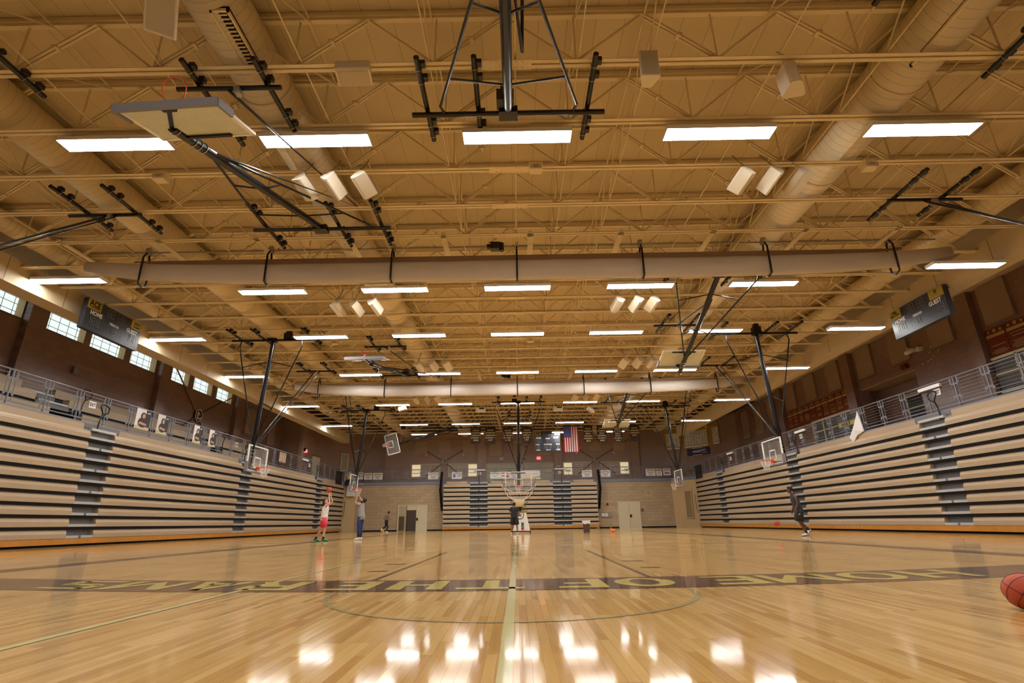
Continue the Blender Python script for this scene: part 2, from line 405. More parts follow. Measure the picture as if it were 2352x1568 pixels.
for sx in (-1, 1):
    for yy, w in ((9.6, .35), (8.2, .28)):
        mark('lane_block', 'dark_line', lambda b, z: quadf(b, [(-.07+sx*1.72+sx*.12,yy),(-.07+sx*(1.84+w),yy),(-.07+sx*(1.84+w),yy+.14),(-.07+sx*1.84,yy+.14)][::(1 if sx > 0 else -1)], z), 0.003)
def arc(b, z, cx, cy, r0, r1, a0, a1, n=48):
    for i in range(n):
        t0 = a0+(a1-a0)*i/n; t1 = a0+(a1-a0)*(i+1)/n
        quadf(b, [(cx+r0*math.cos(t0),cy+r0*math.sin(t0)),(cx+r1*math.cos(t0),cy+r1*math.sin(t0)),(cx+r1*math.cos(t1),cy+r1*math.sin(t1)),(cx+r0*math.cos(t1),cy+r0*math.sin(t1))], z)
mark('free_throw_arc', 'teal_line', lambda b, z: arc(b, z, -.07, 5.76, 1.74, 1.79, PI, 2*PI), 0.003)
mark('side_circle', 'dark_line', lambda b, z: arc(b, z, -7.6, 17.5, 1.75, 1.8, 0, 2*PI), 0.0025)
mark('far_arc', 'stain', lambda b, z: arc(b, z, 0, 40.2, 8.3, 8.85, 0, PI), 0.002)
def block_letter(b, ch, xl, xr, z):
    """xl/xr: world x of the reader's left and right edge (reader stands at the far end, so xl > xr)"""
    y0, y1 = 6.74, 5.90; w = xl-xr; h = y0-y1; T = .17; B = .14
    def P(u, v):   # u 0..1 reader's left to right, v 0..1 bottom to top
        x = xl - u*w; return (x, bend(x, y0 - v*h))
    tu = T/w; tv = B/h
    def R(u0,v0,u1,v1): quadf(b, [P(u0,v0),P(u1,v0),P(u1,v1),P(u0,v1)], z)
    def Q(*q): quadf(b, [P(*k) for k in q], z)
    if ch in 'HEFR': R(0,0,tu,1)
    if ch == 'H': R(1-tu,0,1,1); R(tu,.5-tv/2,1-tu,.5+tv/2)
    if ch == 'E': R(tu,0,1,tv); R(tu,.5-tv/2,.85,.5+tv/2); R(tu,1-tv,1,1)
    if ch == 'F': R(tu,.5-tv/2,.85,.5+tv/2); R(tu,1-tv,1,1)
    if ch == 'T': R(.5-tu/2,0,.5+tu/2,1-tv); R(0,1-tv,1,1)
    if ch == 'M': R(0,0,tu*.8,1); R(1-tu*.8,0,1,1); Q((tu*.8,1),(.5,.35),(.5,.05),(tu*.8,.6)); Q((1-tu*.8,1),(1-tu*.8,.6),(.5,.05),(.5,.35))
    if ch == 'A': Q((0,0),(tu,0),(.5+tu*.35,1),(.5-tu*.35,1)); Q((1,0),(.5+tu*.35,1),(.5-tu*.35,1),(1-tu,0)); R(.28,.2,.72,.2+tv)
    if ch == 'R': R(tu,1-tv,.85,1); R(tu,.45,.85,.45+tv); R(1-tu,.5,1,.95); Q((.45,.45),(1-tu,0),(1,0),(.45+tu,.45))
    if ch == 'S': R(0,0,.9,tv); R(.1,.5-tv/2,.9,.5+tv/2); R(.1,1-tv,1,1); R(0,.52,tu,.93); R(1-tu,.07,1,.48)
    if ch == 'O':
        n = 28
        for i in range(n):
            a0 = 2*PI*i/n; a1 = 2*PI*(i+1)/n
            Q((.5+.5*math.cos(a0),.5+.5*math.sin(a0)),(.5+.5*math.cos(a1),.5+.5*math.sin(a1)),(.5+(.5-tu)*math.cos(a1),.5+(.5-tv)*math.sin(a1)),(.5+(.5-tu)*math.cos(a0),.5+(.5-tv)*math.sin(a0)))
def letters(b, z):
    for ch, xl, xr in (('H',5.3,4.6),('O',4.45,3.72),('M',3.62,2.8),('E',2.7,2.12),('O',1.72,1.06),('F',.94,.42),('T',.06,-.66),('H',-.8,-1.4),('E',-1.58,-2.08),
                       ('R',-2.44,-3.08),('A',-3.16,-3.86),('M',-3.96,-4.78),('S',-4.92,-5.62)): block_letter(b, ch, xl, xr, z)
mark('court_lettering', 'gold_paint', letters, 0.004)

# --- side walls (upper, above the walkway) with window openings on the left
WIN = [(18.75,21.0),(22.2,24.45),(24.85,27.25),(27.72,29.85),(31.02,33.2),(33.76,35.95),(36.57,38.65)]
wl = MB()
wl.box(-22.1,-21.5, YB, 47.8, 0, 9.37); wl.box(-22.1,-21.5, YB, 47.8, 10.3, RZ)
ys = [YB] + [v for w in WIN for v in w] + [47.8]
for i in range(0, len(ys), 2): wl.box(-22.1,-21.5, ys[i], ys[i+1], 9.37, 10.3)
for y0, y1 in ((8.2,9.1),(12,12.8),(21.05,21.95),(30.03,30.95),(39.0,39.9)): wl.box(-21.5,-21.18, y0, y1, 0, RZ)
struct(wl.build('wall_left', 'brown_x'))
# stepped and slanted corner at the far left, far wall, slanted corner at the far right
def wall_strip(name, pts, z0, z1, m, th=.3):
    b = MB()
    for (x0,y0),(x1,y1) in zip(pts, pts[1:]):
        d = V((x1-x0, y1-y0, 0)); n = V((-d.y, d.x, 0)).normalized()*th   # thickness behind (left of travel)
        b.add([(x0,y0,z0),(x1,y1,z0),(x1+n.x,y1+n.y,z0),(x0+n.x,y0+n.y,z0),(x0,y0,z1),(x1,y1,z1),(x1+n.x,y1+n.y,z1),(x0+n.x,y0+n.y,z1)],
              [(0,3,2,1),(4,5,6,7),(0,1,5,4),(1,2,6,5),(2,3,7,6),(3,0,4,7)])
    return struct(b.build(name, m))
def curve_pts(p0, p1, bulge, n=8):
    p0 = V((*p0,0)); p1 = V((*p1,0)); d = p1-p0; nn = V((-d.y, d.x, 0)).normalized()
    return [tuple((p0 + d*(i/n) + nn*bulge*math.sin(PI*i/n))[:2]) for i in range(n+1)]
wall_strip('wall_far_left', [(-21.5,47.8),(-19.46,47.8)], 0, RZ, 'brown_y')
cl = curve_pts((-19.46,47.8), (-14.8,60), 2.4, 14); wall_strip('wall_corner_left', cl, DZ-.02, RZ, 'brown_y')
cr_ = curve_pts((13.7,60), (21.5,51.3), 1.9, 14); wall_strip('wall_corner_right', cr_, DZ-.02, RZ, 'brown_y')
wf = MB(); wf.box(-14.8, 13.7, 60, 60.3, 0, RZ)
for x0, x1 in ((-4.38,-3.42),(4.2,5.12),(12.83,13.75)): wf.box(x0, x1, 59.72, 60, DZ, RZ)
wf.box(-12.05, 12.83, 59.92, 60, 9.55, 9.75)
struct(wf.build('wall_far', 'brown_far_lit'))
# right wall with the walkway alcove
wr = MB()
wr.box(21.5,22.1, YB, 27.35, 0, RZ); wr.box(21.5,22.1, 32.1, 51.5, 0, RZ); wr.box(21.5,22.1, 27.35, 32.1, 8.15, RZ); wr.box(21.5,22.1,27.35,32.1,0,DZ)
for y0, y1 in ((6,6.9),(14,14.9),(22.75,23.4),(32.2,33.05),(41.4,42.2)): wr.box(21.18,21.5, y0, y1, 0, RZ)
struct(wr.build('wall_right', 'brown_x'))
al = MB(); al.box(22.75,22.9, 24.2, 32.8, DZ, 8.4); al.box(22.1,22.75,24.2,24.3,DZ,8.4); al.box(22.1,22.75,32.4,32.5,DZ,8.4)
struct(al.build('wall_alcove', 'brown_x'))
struct(MB().box(21.52,22.8,24.3,32.4,8.12,8.18).build('ceiling_alcove', 'beige'))
struct(MB().box(-22,22.5,YB-.3,YB,0,RZ).build('wall_near', 'beige_y'))
# walkway slab and fascia
dk = MB(); dk.box(-21.5,-18.0,YB,57.0,DZ-.3,DZ-.02); dk.box(18.0,22.9,YB,57.0,DZ-.3,DZ-.02); dk.box(-18.0,18.0,57.0,60,DZ-.3,DZ-.02)
struct(dk.build('floor_walkway', 'conc'))
EDGE = [(-18.02,YB),(-18.02,55.0),(-17.7,55.9),(-17.1,56.6),(-16.2,57.0),(16.2,57.0),(17.1,56.6),(17.7,55.9),(18.02,55.0),(18.02,YB)]
fa = MB()
for (x0,y0),(x1,y1) in zip(EDGE, EDGE[1:]): fa.bar((x0,y0,DZ-.13),(x1,y1,DZ-.13), .07, .3)
struct(fa.build('trim_fascia', 'fascia'))
# lower beige wall beneath the walkway
lw = MB(); lw.box(-18.4, 18.4, 57.0, 57.3, 0, DZ-.28)
struct(lw.build('wall_far_lower', 'beige_y'))
lb = MB(); lb.box(-18.6,-18.4,YB,57,0,DZ-.28); lb.box(18.4,18.6,YB,57,0,DZ-.28)
lb.add([(-18.4,56.0,0),(-16.9,57,0),(-16.9,57,DZ-.28),(-18.4,56.0,DZ-.28)],[(0,1,2,3)])
lb.add([(18.1,54.9,0),(16.2,57,0),(16.2,57,DZ-.28),(18.1,54.9,DZ-.28)],[(3,2,1,0)])
struct(lb.build('wall_side_lower', 'beige'))
bb = MB(); bb.box(-16.3,-12.35,56.96,57.0,0,.12); bb.box(-9.4,-7.7,56.96,57,0,.12); bb.box(8.4,10.45,56.96,57,0,.12); bb.box(12.65,16.3,56.96,57,0,.12)
struct(bb.build('baseboard_far', 'matte_black'))
# soffit boxes along both sides
for s, x0, x1 in ((-1,-17.0,-17.75),(1,15.85,16.6)):
    b = MB(); b.box(x0, x1, YB, 53.5 if s < 0 else 52, 8.52, 9.42)
    o = struct(b.build('trim_soffit_left' if s < 0 else 'trim_soffit_right', 'soffit'))
    g = MB()
    for k in range(24): y = -6+2.4*k; g.box(x0-s*.004, x0, y, y+.02, 8.52, 9.42)
    g.build('panel_joint', 'gold' if False else 'brown_pl', parent=o)
    h = MB()
    for k in range(12):
        y = 1.6+4.3*k; h.prism([(x1,y,8.52),(x1,y+1.7,8.52),(x1+s*1.3,y+1.7,9.2),(x1+s*1.3,y,9.2)], (0,0,.06))
    h.build('drop_panel', 'soffit', parent=o)
# clerestory windows: glass block with grid
for i, (y0, y1) in enumerate(WIN):
    w = MB().box(-21.96,-21.86, y0-.05, y1+.05, 9.32, 10.34).build('window_%d' % (i+1), 'winglow'); struct(w)
    g = MB(); n = 4 if i < 4 else 3
    for k in range(1, n+1): y = y0 + (y1-y0)*k/(n+.3); g.box(-21.86,-21.85, y-.012, y+.012, 9.37, 10.3)
    for z in (9.68, 10.02): g.box(-21.86,-21.85, y0, y1, z-.012, z+.012)
    g.build('window_grid', 'wingrid', parent=w)
    MB().box(-21.86,-21.5, y0, y1, 9.34, 9.372).box(-21.86,-21.5, y1-.005, y1+.03, 9.372, 10.3).build('window_reveal', 'beige', parent=w)

# ------------------------------------------------------------------ roof joists
JY = [6.366+1.624*k for k in range(34)]
JY = [-3.4, -1.75, -.13, 1.49, 3.12, 4.74] + [y for y in JY if y < 52.9]
XL, XR = -17.0, 15.85
def joist(y, label, group):
    t = thing('roof_joist', (0, y, 9.2), label, 'joist', group)
    b = MB()
    for dy in (-.055, .055): b.box(XL, XR, y+dy-.042, y+dy+.042, 9.2, 9.215); b.box(XL, XR, y+dy*.35-.006, y+dy*.35+.006, 9.2, 9.27)
    b.build('bottom_chord', 'cream', parent=t)
    b = MB(); b.box(XL-.6, XR+.6, y-.09, y+.09, 10.5, 10.6); b.box(XL-.6, XR+.6, y-.05, y+.05, 10.43, 10.5); b.build('top_chord', 'cream', parent=t)
    w = MB(); p = 1.4; k0 = int(math.ceil((XL+.1+.1)/p)); k1 = int((XR-.1+.1)/p)
    for k in range(k0, k1):
        x0 = -.1 + k*p; x1 = x0+p; zt, zb = 10.46, 9.25
        a, c = ((x0,y,zt),(x1,y,zb)) if k % 2 == 0 else ((x0,y,zb),(x1,y,zt))
        heavy = (k % 2 == 1) if k < 0 else (k % 2 == 0 and k > 0)
        if heavy:
            for dy in (-.035,.035): w.bar((a[0],y+dy,a[2]), (c[0],y+dy,c[2]), .045, .045)
            mx = (a[0]+c[0])/2; w.box(mx-.06, mx+.06, y-.07, y+.07, 9.83, 9.89)
        else: w.bar(a, c, .04, .04)
        if k % 2 == 1: w.bar((x0,y,zb),(x0,y,zt), .028, .028)
    w.build('web', 'cream', parent=t)
    w = MB(); w.box(-.58, .42, y-.12, y+.12, 9.188, 9.2)
    for x in (-.4,-.28,.12,.24):
        for dy in (-.07,.07): w.disc((x,y+dy,9.188), .02, (0,0,-1), .012, 6)
    w.build('splice_plate', 'cream', parent=t)
    return t
nj = 0; proto = None
vis = [y for y in JY if y > 6]
for y in JY:
    if proto is None: proto = joist(y, 'x', 'roof joists')
    o = proto if y == JY[0] else dup(proto, loc=(0, y, 9.2))
    if y > 6:
        i = vis.index(y); o['label'] = 'cream lattice roof joist, %s one counted from the near end' % ordn(i)
    else: o['label'] = 'cream steel lattice roof joist overhead behind the viewer'
    o['group'] = 'roof joists across the hall' if y > 6 else 'roof joists behind the viewer'
# long thin bridging rods tying the joists
BX = [-14.6,-12.6,-9.4,-6.9,-4.1,-1.6,1.35,2.75,5.3,7.4,10.2,12.6,14.3]
for i, x in enumerate(BX):
    t = thing('joist_bridging', (x, 5, 9.25), 'thin cream rods threading the joists, %s line from the left wall' % ordn(i), 'bridging', 'joist bridging lines')
    MB().bar((x,JY[0],9.26),(x,52.5,9.26), .022).build('bottom_rod', 'cream', parent=t)
    MB().bar((x,JY[0],10.42),(x,52.5,10.42), .03).build('top_rod', 'cream', parent=t)
    b = MB()
    for y0, y1 in zip(JY, JY[1:]):
        if i % 2 == 0: b.bar((x,y0,9.27),(x,y1,10.42), .024)
        else: b.bar((x,y1,9.27),(x,y0,10.42), .024)
    b.build('cross_rods', 'cream', parent=t)
t = MB(); t.tube((.1,0,9.33),(.1,52.5,9.33), .02, 6)
tag(t.build('ceiling_conduit', 'cream'), 'thin cream conduit running down the middle of the ceiling', 'conduit')
# short heavy cross beams that hold the divider curtains
for nme, yy, nm in (('near',15.3,'nearer'),('far',31.4,'farther')):
    for i, x in enumerate([-14.3,-11.2,-8.1,-5.2,-2.2,.55,3.4,6.3,9.2,12.1]):
        o = MB().box(x-.06,x+.06,yy-.95,yy+.7,9.215,9.26).box(x-.09,x+.09,yy-.95,yy+.7,9.2,9.215).build('curtain_beam', 'cream')
        tag(o, 'short cream beam over the %s divider curtain, %s from the left' % (nm, ordn(i)), 'beam', 'beams above the %s curtain' % nm)

# ------------------------------------------------------------------ spiral ducts
def duct(x, z, r, label, y0=2.0, y1=56.0):
    b = MB(); b.tube((x,y0,z),(x,y1,z), r, 28)
    o = b.build('spiral_duct', 'duct', smooth=False); tag(o, label, 'duct', 'long round ducts')
    for p in o.data.polygons: p.use_smooth = len(p.vertices) == 4
    y = y0+.6
    while y < y1:
        c = MB(); c.path([(x+(r+.012)*math.cos(2*PI*k/28), y, z+(r+.012)*math.sin(2*PI*k/28)) for k in range(28)], .022, 6, closed=True)
        c.build('duct_band', 'duct', parent=o, smooth=True); y += 3.25
    return o
duct(-5.45, 9.93, .56, 'cream round duct, nearer to the middle on the left side of the ceiling')
duct(8.55, 9.93, .60, 'cream round duct, nearer to the middle on the right side of the ceiling')
duct(-11.75, 9.93, .52, 'cream round duct farther left above the left lamps', 4)
duct(15.0, 9.96, .42, 'cream round duct along the right edge of the ceiling')
duct(-16.3, 9.98, .32, 'slim cream round duct along the left edge of the ceiling')
def slot_diffuser(x, y0, y1, label, s):
    t = thing('air_diffuser', (x, (y0+y1)/2, 9.4), label, 'air vent', 'slotted air vents on the ducts')
    b = MB(); b.box(x-.17,x+.17,y0,y1,9.42,9.46); b.box(x-.17,x-.13,y0,y1,9.36,9.46); b.box(x+.13,x+.17,y0,y1,9.36,9.46); b.box(x-.17,x+.17,y0,y0+.04,9.36,9.46); b.box(x-.17,x+.17,y1-.04,y1,9.36,9.46)
    b.build('frame', 'cream', parent=t)
    b = MB(); b.box(x-.07,x+.09,y0+.05,y1-.05,9.41,9.42); b.build('slot', 'matte_black', parent=t)
    b = MB(); y = y0+.1
    while y < y1-.1: b.box(x-.07,x+.09,y,y+.025,9.385,9.41); y += .085
    b.build('vane', 'cream', parent=t)
slot_diffuser(-5.2, 6.85, 8.25, 'black slotted air vent under the duct at the near left', 1)
slot_diffuser(8.38, 6.7, 8.4, 'black slotted air vent under the duct at the near right', 1)
slot_diffuser(-5.4, 14.1, 15.2, 'slotted air vent under the left duct in front of the nearer curtain', 1)
slot_diffuser(-9.4, 23.2, 24.6, 'slotted air vent above the lamp beside the left lowered hoop', 1)

# ------------------------------------------------------------------ ceiling lamps
LAMP_E = emit_mat('fluorescent diffuser', (1.0, 0.985, 0.95), 26.0)
M['lamp'] = LAMP_E
LY = [1.65, 9.76, 17.88, 22.95, 29.55, 37.85, 46.1, 51.4]  # first row is unseen overhead, added for lighting and floor reflections
def lamp(x, y, label, group):
    z = 8.94; t = thing('ceiling_lamp', (x, y, z), label, 'lamp', group)
    b = MB(); n = 6; L = 1.22
    prof = [(-.19,.0),(-.16,.035),(-.09,.055),(.09,.055),(.16,.035),(.19,.0)]
    # housing: shallow tray above the lens
    b.box(x-L,x+L,y-.2,y+.2,z+.06,z+.1); b.box(x-L-.015,x-L,y-.2,y+.2,z-.01,z+.1); b.box(x+L,x+L+.015,y-.2,y+.2,z-.01,z+.1)
    b.box(x-L,x+L,y-.205,y-.195,z,z+.1); b.box(x-L,x+L,y+.195,y+.205,z,z+.1)
    b.build('housing', 'white', parent=t)
    d = MB()
    pts = [(x-L+.01,y+a,z+.05-c*1.1) for a, c in prof]
    d.prism([(x-L+.01,y+a,z+.05-c*1.1) for a, c in prof][::-1], (2*L-.02,0,0)); d.build('diffuser', 'lamp', parent=t)
    h = MB()
    for dx in (-.9,.9): h.tube((x+dx,y,z+.1),(x+dx,y,9.32), .006, 5)
    h.build('hanger', 'galv', parent=t)
    return t
lp = None
rn = {9.76:'nearest', 17.88:'second', 22.95:'third', 29.55:'fourth', 37.85:'fifth', 46.1:'sixth', 51.4:'farthest', 1.65:'unseen added overhead'}
posn = {-3:'far left', -2:'left', -1:'inner left', 0:'middle', 1:'inner right', 2:'right', 3:'far right'}
lamp_list = []
for y in LY:
    for k, xo in ((-3,-15.75),(-2,-9.05),(-1,-4.46),(0,.13),(1,4.72),(2,9.32),(3,15.85)):
        if y in (1.65, 51.4) and abs(k) > 2: continue
        yy = 16.65 if (abs(k) == 3 and y == 17.88) else y
        lab = ('long glowing ceiling lamp, %s one of the %s row' % (posn[k], rn[y])) if y > 2 else 'long glowing white ceiling lamp above the viewer, unseen, added for its light'
        g = 'lamps of the %s row' % rn[y]
        q = .925 if k == 3 else 1.0    # the right outer lamps hang a little lower, clear of the soffit
        if lp is None: lp = lamp(xo, yy, lab, g)
        else:
            o = dup(lp, loc=(xo*q, yy*q, .64+8.3*q), label=lab, group=g)
            if k == 3: o.scale = (.94, .94, 1)

# ------------------------------------------------------------------ rolled divider curtains
def curtain(y, label, zc, x0, x1):
    t = thing('divider_curtain', ((x0+x1)/2, y, zc), label, 'curtain', 'rolled divider curtains')
    n = 36
    def zz(u):  # ends rise a little
        return .38*(abs(2*u-1)**6)
    b = MB(); rings = []
    for i in range(n+1):
        u = i/n; x = x0+(x1-x0)*u; k = 1-.45*(abs(2*u-1)**6)
        rings.append(((x, y, zc+zz(u)+rnd.uniform(-.008,.008)), (0,.17*k,0), (0,0,.36*k)))
    b.loft(rings, 16); b.build('rolled_cloth', 'vinyl', parent=t, smooth=True)
    b = MB()
    for i in range(n):
        u = i/n; v = (i+1)/n; xa = x0+(x1-x0)*u; xb = x0+(x1-x0)*v
        if u < .03 or v > .97: continue
        b.add([(xa,y-.02,zc+.32+zz(u)),(xb,y-.02,zc+.32+zz(v)),(xb,y-.02,zc+.54),(xa,y-.02,zc+.54),(xa,y+.02,zc+.32+zz(u)),(xb,y+.02,zc+.32+zz(v)),(xb,y+.02,zc+.54),(xa,y+.02,zc+.54)],
              [(0,1,2,3),(7,6,5,4),(3,2,6,7),(0,4,5,1)])
    b.build('hem', 'vinyl_top', parent=t)
    MB().tube((x0+.6,y,zc+.86),(x1-.4,y,zc+.86), .028, 8).build('drive_pipe', 'galv', parent=t)
    for k in range(7):
        x = -12.1+4.07*k + .0
        s = MB(); zb = zc-.38; yf = y-.2
        s.path([(x,y-.03,zc+.9),(x,yf,zc+.62),(x,yf,zc+.1),(x,yf+.02,zb+.06),(x,y,zb),(x,y+.16,zb+.1),(x,y+.19,zc+.2),(x,y+.03,zc+.80)], .032, 6); s.build('strap', 'black', parent=t)
        MB().disc((x-.045,y,zc+.9), .13, (1,0,0), .09, 18).build('strap_pulley', 'galv', parent=t)
    for k in range(11):
        x = -13+2.6*k; b = MB(); b.bar((x,y,zc+.84),(x,y,9.25 if zc+.84 < 9.25 else zc+.95), .03); b.build('pipe_hanger', 'galv', parent=t)
    m = MB(); x = -.75; m.box(x,x+.32,y-.14,y+.1,zc+.74,zc+.98); m.box(x-.12,x,y-.08,y+.06,zc+.8,zc+.92); m.tube((x+.36,y-.02,zc+.7),(x+.36,y-.02,zc+.98), .08, 12); m.bar((x-.02,y,zc+.95),(x-.02,y,9.3), .03); m.bar((x+.1,y,zc+.95),(x+.1,y,9.3), .03)
    m.build('motor', 'black', parent=t)
curtain(15.35, 'nearer pale divider curtain rolled up under the ceiling with black straps', 8.42, -14.1, 14.3)
curtain(31.3, 'farther pale divider curtain rolled up under the ceiling with black straps', 8.38, -13.6, 14.0)
# ------------------------------------------------------------------ bleachers
def bleacher(kind, sections, aisles, label, kick=None):
    if kind == 'L': P = lambda a, d, z: V((-(17.85+d), a, z)); flip = True
    elif kind == 'R': P = lambda a, d, z: V((17.85+d, a, z)); flip = False
    else: P = lambda a, d, z: V((a, 56.2+d, z)); flip = True
    a0 = sections[0][0]; a1 = sections[-1][1]
    t = thing('bleacher_bank', P((a0+a1)/2, .3, 0), label, 'bleachers')
    def bx(b, u0, u1, d0, d1, z0, z1):
        p = P(u0,d0,z0); q = P(u1,d1,z1); b.box(p.x,q.x,p.y,q.y,p.z,q.z)
    R = .436
    for k in range(10):
        zb = .30+R*k; zt = zb+.325
        for (u0,u1) in sections:
            b = MB(); prof = [(0,zb),(0,zb+.17),(.035,zb+.27),(.07,zt),(.42,zt),(.42,zb)]
            A = [P(u0,d,z) for d, z in prof]; B = P(u1,0,0)-P(u0,0,0)
            if not flip: A = A[::-1]
            b.prism(A, B); b.build('bench_row', 'tan', parent=t)
        if k < 9:
            b = MB(); bx(b, a0+.05, a1-.05, .012, .42, zt, zt+.111); b.build('nosing_gap_shade', 'matte_black', parent=t)  # black nosing and the shadow gaps between rows, painted as one strip
        for j, (u0,u1) in enumerate(aisles):
            b = MB(); bx(b, u0, u1, .2, .42, zb+.1, zt); b.build('step_riser', 'step_grey', parent=t)
            b = MB(); m = (u0+u1)/2
            if k % 2 == 0: bx(b, u0, m-.06, .0, .42, zb, zb+.1); bx(b, m+.06, u1, .0, .42, zb, zb+.1)
            else: bx(b, u0, u1, .0, .42, zb, zb+.1)
            b.build('step_tread', 'step_light', parent=t)
    for (u0,u1) in sections:
        b = MB(); bx(b, u0+.3, u1-.3, .12, .42, 4.56, 4.80); b.build('top_board', 'tan', parent=t)
    for (u0,u1) in aisles:
        b = MB(); bx(b, u0-.3, u1+.3, .1, .16, 4.66, 4.82); b.build('landing_edge', 'step_grey', parent=t)
        b = MB(); bx(b, u0-.0, u1+.0, .0, .42, 4.56, 4.66); b.build('landing', 'step_light', parent=t)
    k0, k1 = kick or (a0, a1)
    b = MB(); bx(b, k0, k1, -.08, -.03, .085, .29); b.build('kickboard', 'base_wood', parent=t)
    b = MB(); bx(b, a0+.1, a1-.4, .05, .42, 0.0, .3); b.build('base_gap_shade', 'matte_black', parent=t)  # black block painted in for the shadow line under the kickboard
    u = a0+1.1
    while u < a1-.5:
        b = MB(); bx(b, u, u+.05, -.085, -.02, .285, .31); b.build('kickboard_clip', 'chrome', parent=t); u += rnd.choice((2.4,3.1,1.9,4.2))
    return t
bl = bleacher('L', [(6,21.85),(23.25,34.6),(36.05,48.05),(49.5,55.9)], [(21.85,23.25),(34.6,36.05),(48.05,49.5)], 'long tan bleacher bank folded closed along the left wall')
brr = bleacher('R', [(6,21.88),(23.34,34.12),(35.58,46.95),(48.4,54.3)], [(21.88,23.34),(34.12,35.58),(46.95,48.4)], 'long tan bleacher bank folded closed along the right wall')
be = bleacher('E', [(-7.65,-4.9),(-3.07,3.72),(5.55,8.24)], [(-4.9,-3.07),(3.72,5.55)], 'tan bleacher bank closed under the far walkway between the far doors')
# chalked tape letters on the right kickboard
b = MB()
for i, ch in enumerate('ISTIS'): text_mesh(b, ch, (17.765, 30.1-.32*i, .19), (0,-1,0), (0,0,1), .12, bold=.03)
b.build('tape_marks', 'step_light', parent=brr)
# black stacked end panels of the far bleachers
for s, x in ((-1,-7.8),(1,8.42)):
    b = MB()
    for k in range(11):
        z0 = 1.9+.36*k; w = .10+.02*min(k,6)-.035*max(0,k-6); xx = x + s*(.05*min(k,5)-.03*max(0,k-5))*.9
        b.box(xx-.06, xx+.06, 56.1, 56.9, z0, z0+.42 if k < 10 else z0+.3)
    o = b.build('end_panel_stack', 'matte_black'); tag(o, 'tall black folded end rail at the %s end of the far bleachers' % ('left' if s < 0 else 'right'), 'end rail', 'black end rails of the far bleachers')
# upper fixed seats behind the left railing
t = thing('upper_bleacher', (-20.2, 30, DZ), 'three tan upper seat rows behind the left railing', 'bleachers')
for i, (x, z0, z1) in enumerate(((-19.3,5.05,5.45),(-20.05,5.78,6.12),(-20.8,6.25,6.62))):
    for y0, y1 in ((8,21.2),(22.9,33.2),(34.6,40.5)):
        MB().box(x-.3, x, y0, y1, z0, z1).build('bench_row', 'tan', parent=t)
    MB().box(x-.66, x-.02, 8, 40.5, z0-.35, z0).build('riser', 'matte_black', parent=t)
    for y0, y1 in ((21.2,22.9),(33.2,34.6)):
        MB().box(x-.5, x+.05, y0, y1, z0-.2, z0+.02).build('step', 'step_grey', parent=t)
        MB().box(x-.02, x+.07, y0+.1, y1-.1, z0, z0+.08).build('step_edge', 'step_light', parent=t)

# ------------------------------------------------------------------ walkway railings
def rail_run(pts_posts, label, along, skip=()):
    """pts_posts: post positions; along: unit direction"""
    t = thing('guard_railing', (*pts_posts[len(pts_posts)//2], DZ), label, 'railing')
    b = MB(); b.path([(x,y,6.1) for x,y in pts_posts], .028, 8); b.build('top_rail', 'rail', parent=t)
    b = MB()
    for (x0,y0),(x1,y1) in zip(pts_posts, pts_posts[1:]): b.bar((x0,y0,5.0),(x1,y1,5.0), .04)
    b.build('bottom_rail', 'rail', parent=t)
    for (x,y) in pts_posts:
        MB().box(x-.022,x+.022,y-.022,y+.022,DZ-.02,6.08).build('post', 'rail', parent=t)
    for (x0,y0),(x1,y1) in zip(pts_posts, pts_posts[1:]):
        d = V((x1-x0,y1-y0,0)); L = d.length; d.normalize(); p = lambda s, z: V((x0,y0,z))+d*s
        b = MB()
        b.bar(p(.17,5.96),p(L-.17,5.96), .016); b.bar(p(.17,5.16),p(L-.17,5.16), .016)
        for s in (.17, L-.17): b.bar(p(s,5.0),p(s,5.98), .018)
        for s in (.17, L-.17):
            for z in (5.86, 5.24): b.bar(p(s-.05,z),p(s+.05,z), .012, .08)
        for s0, s1 in ((0,.17),(L-.17,L)):
            for z in (5.80, 5.30): b.bar(p(s0,z),p(s1,z), .012, .07)
        for s in (.17, L-.17): b.bar(p(s,5.86),p(s,6.09), .012, .05)
        b.build('rail_panel', 'rail', parent=t)
        g = MB(); q = .32
        for i in range(1,6): g.bar(p(.17,5.16+.8*i/6),p(L-.17,5.16+.8*i/6), .005)
        g.build('wire_infill', 'galv', parent=t)
    return t
yl = [10.34+1.53*k for k in range(30)]
rail_run([(-18.05,y) for y in yl if y < 55.2] + [(-17.75,55.9),(-17.15,56.6),(-16.3,56.98)], 'grey blue guard railing along the left walkway above the bleachers', 'y')
rail_run([(18.05,y+.05) for y in yl if y < 55.2] + [(17.75,55.9),(17.15,56.6),(16.3,56.98)], 'grey blue guard railing along the right walkway above the bleachers', 'y')
rail_run([(-16.3+32.6*k/21, 56.98) for k in range(22)], 'grey blue guard railing along the far walkway above the block wall', 'x')

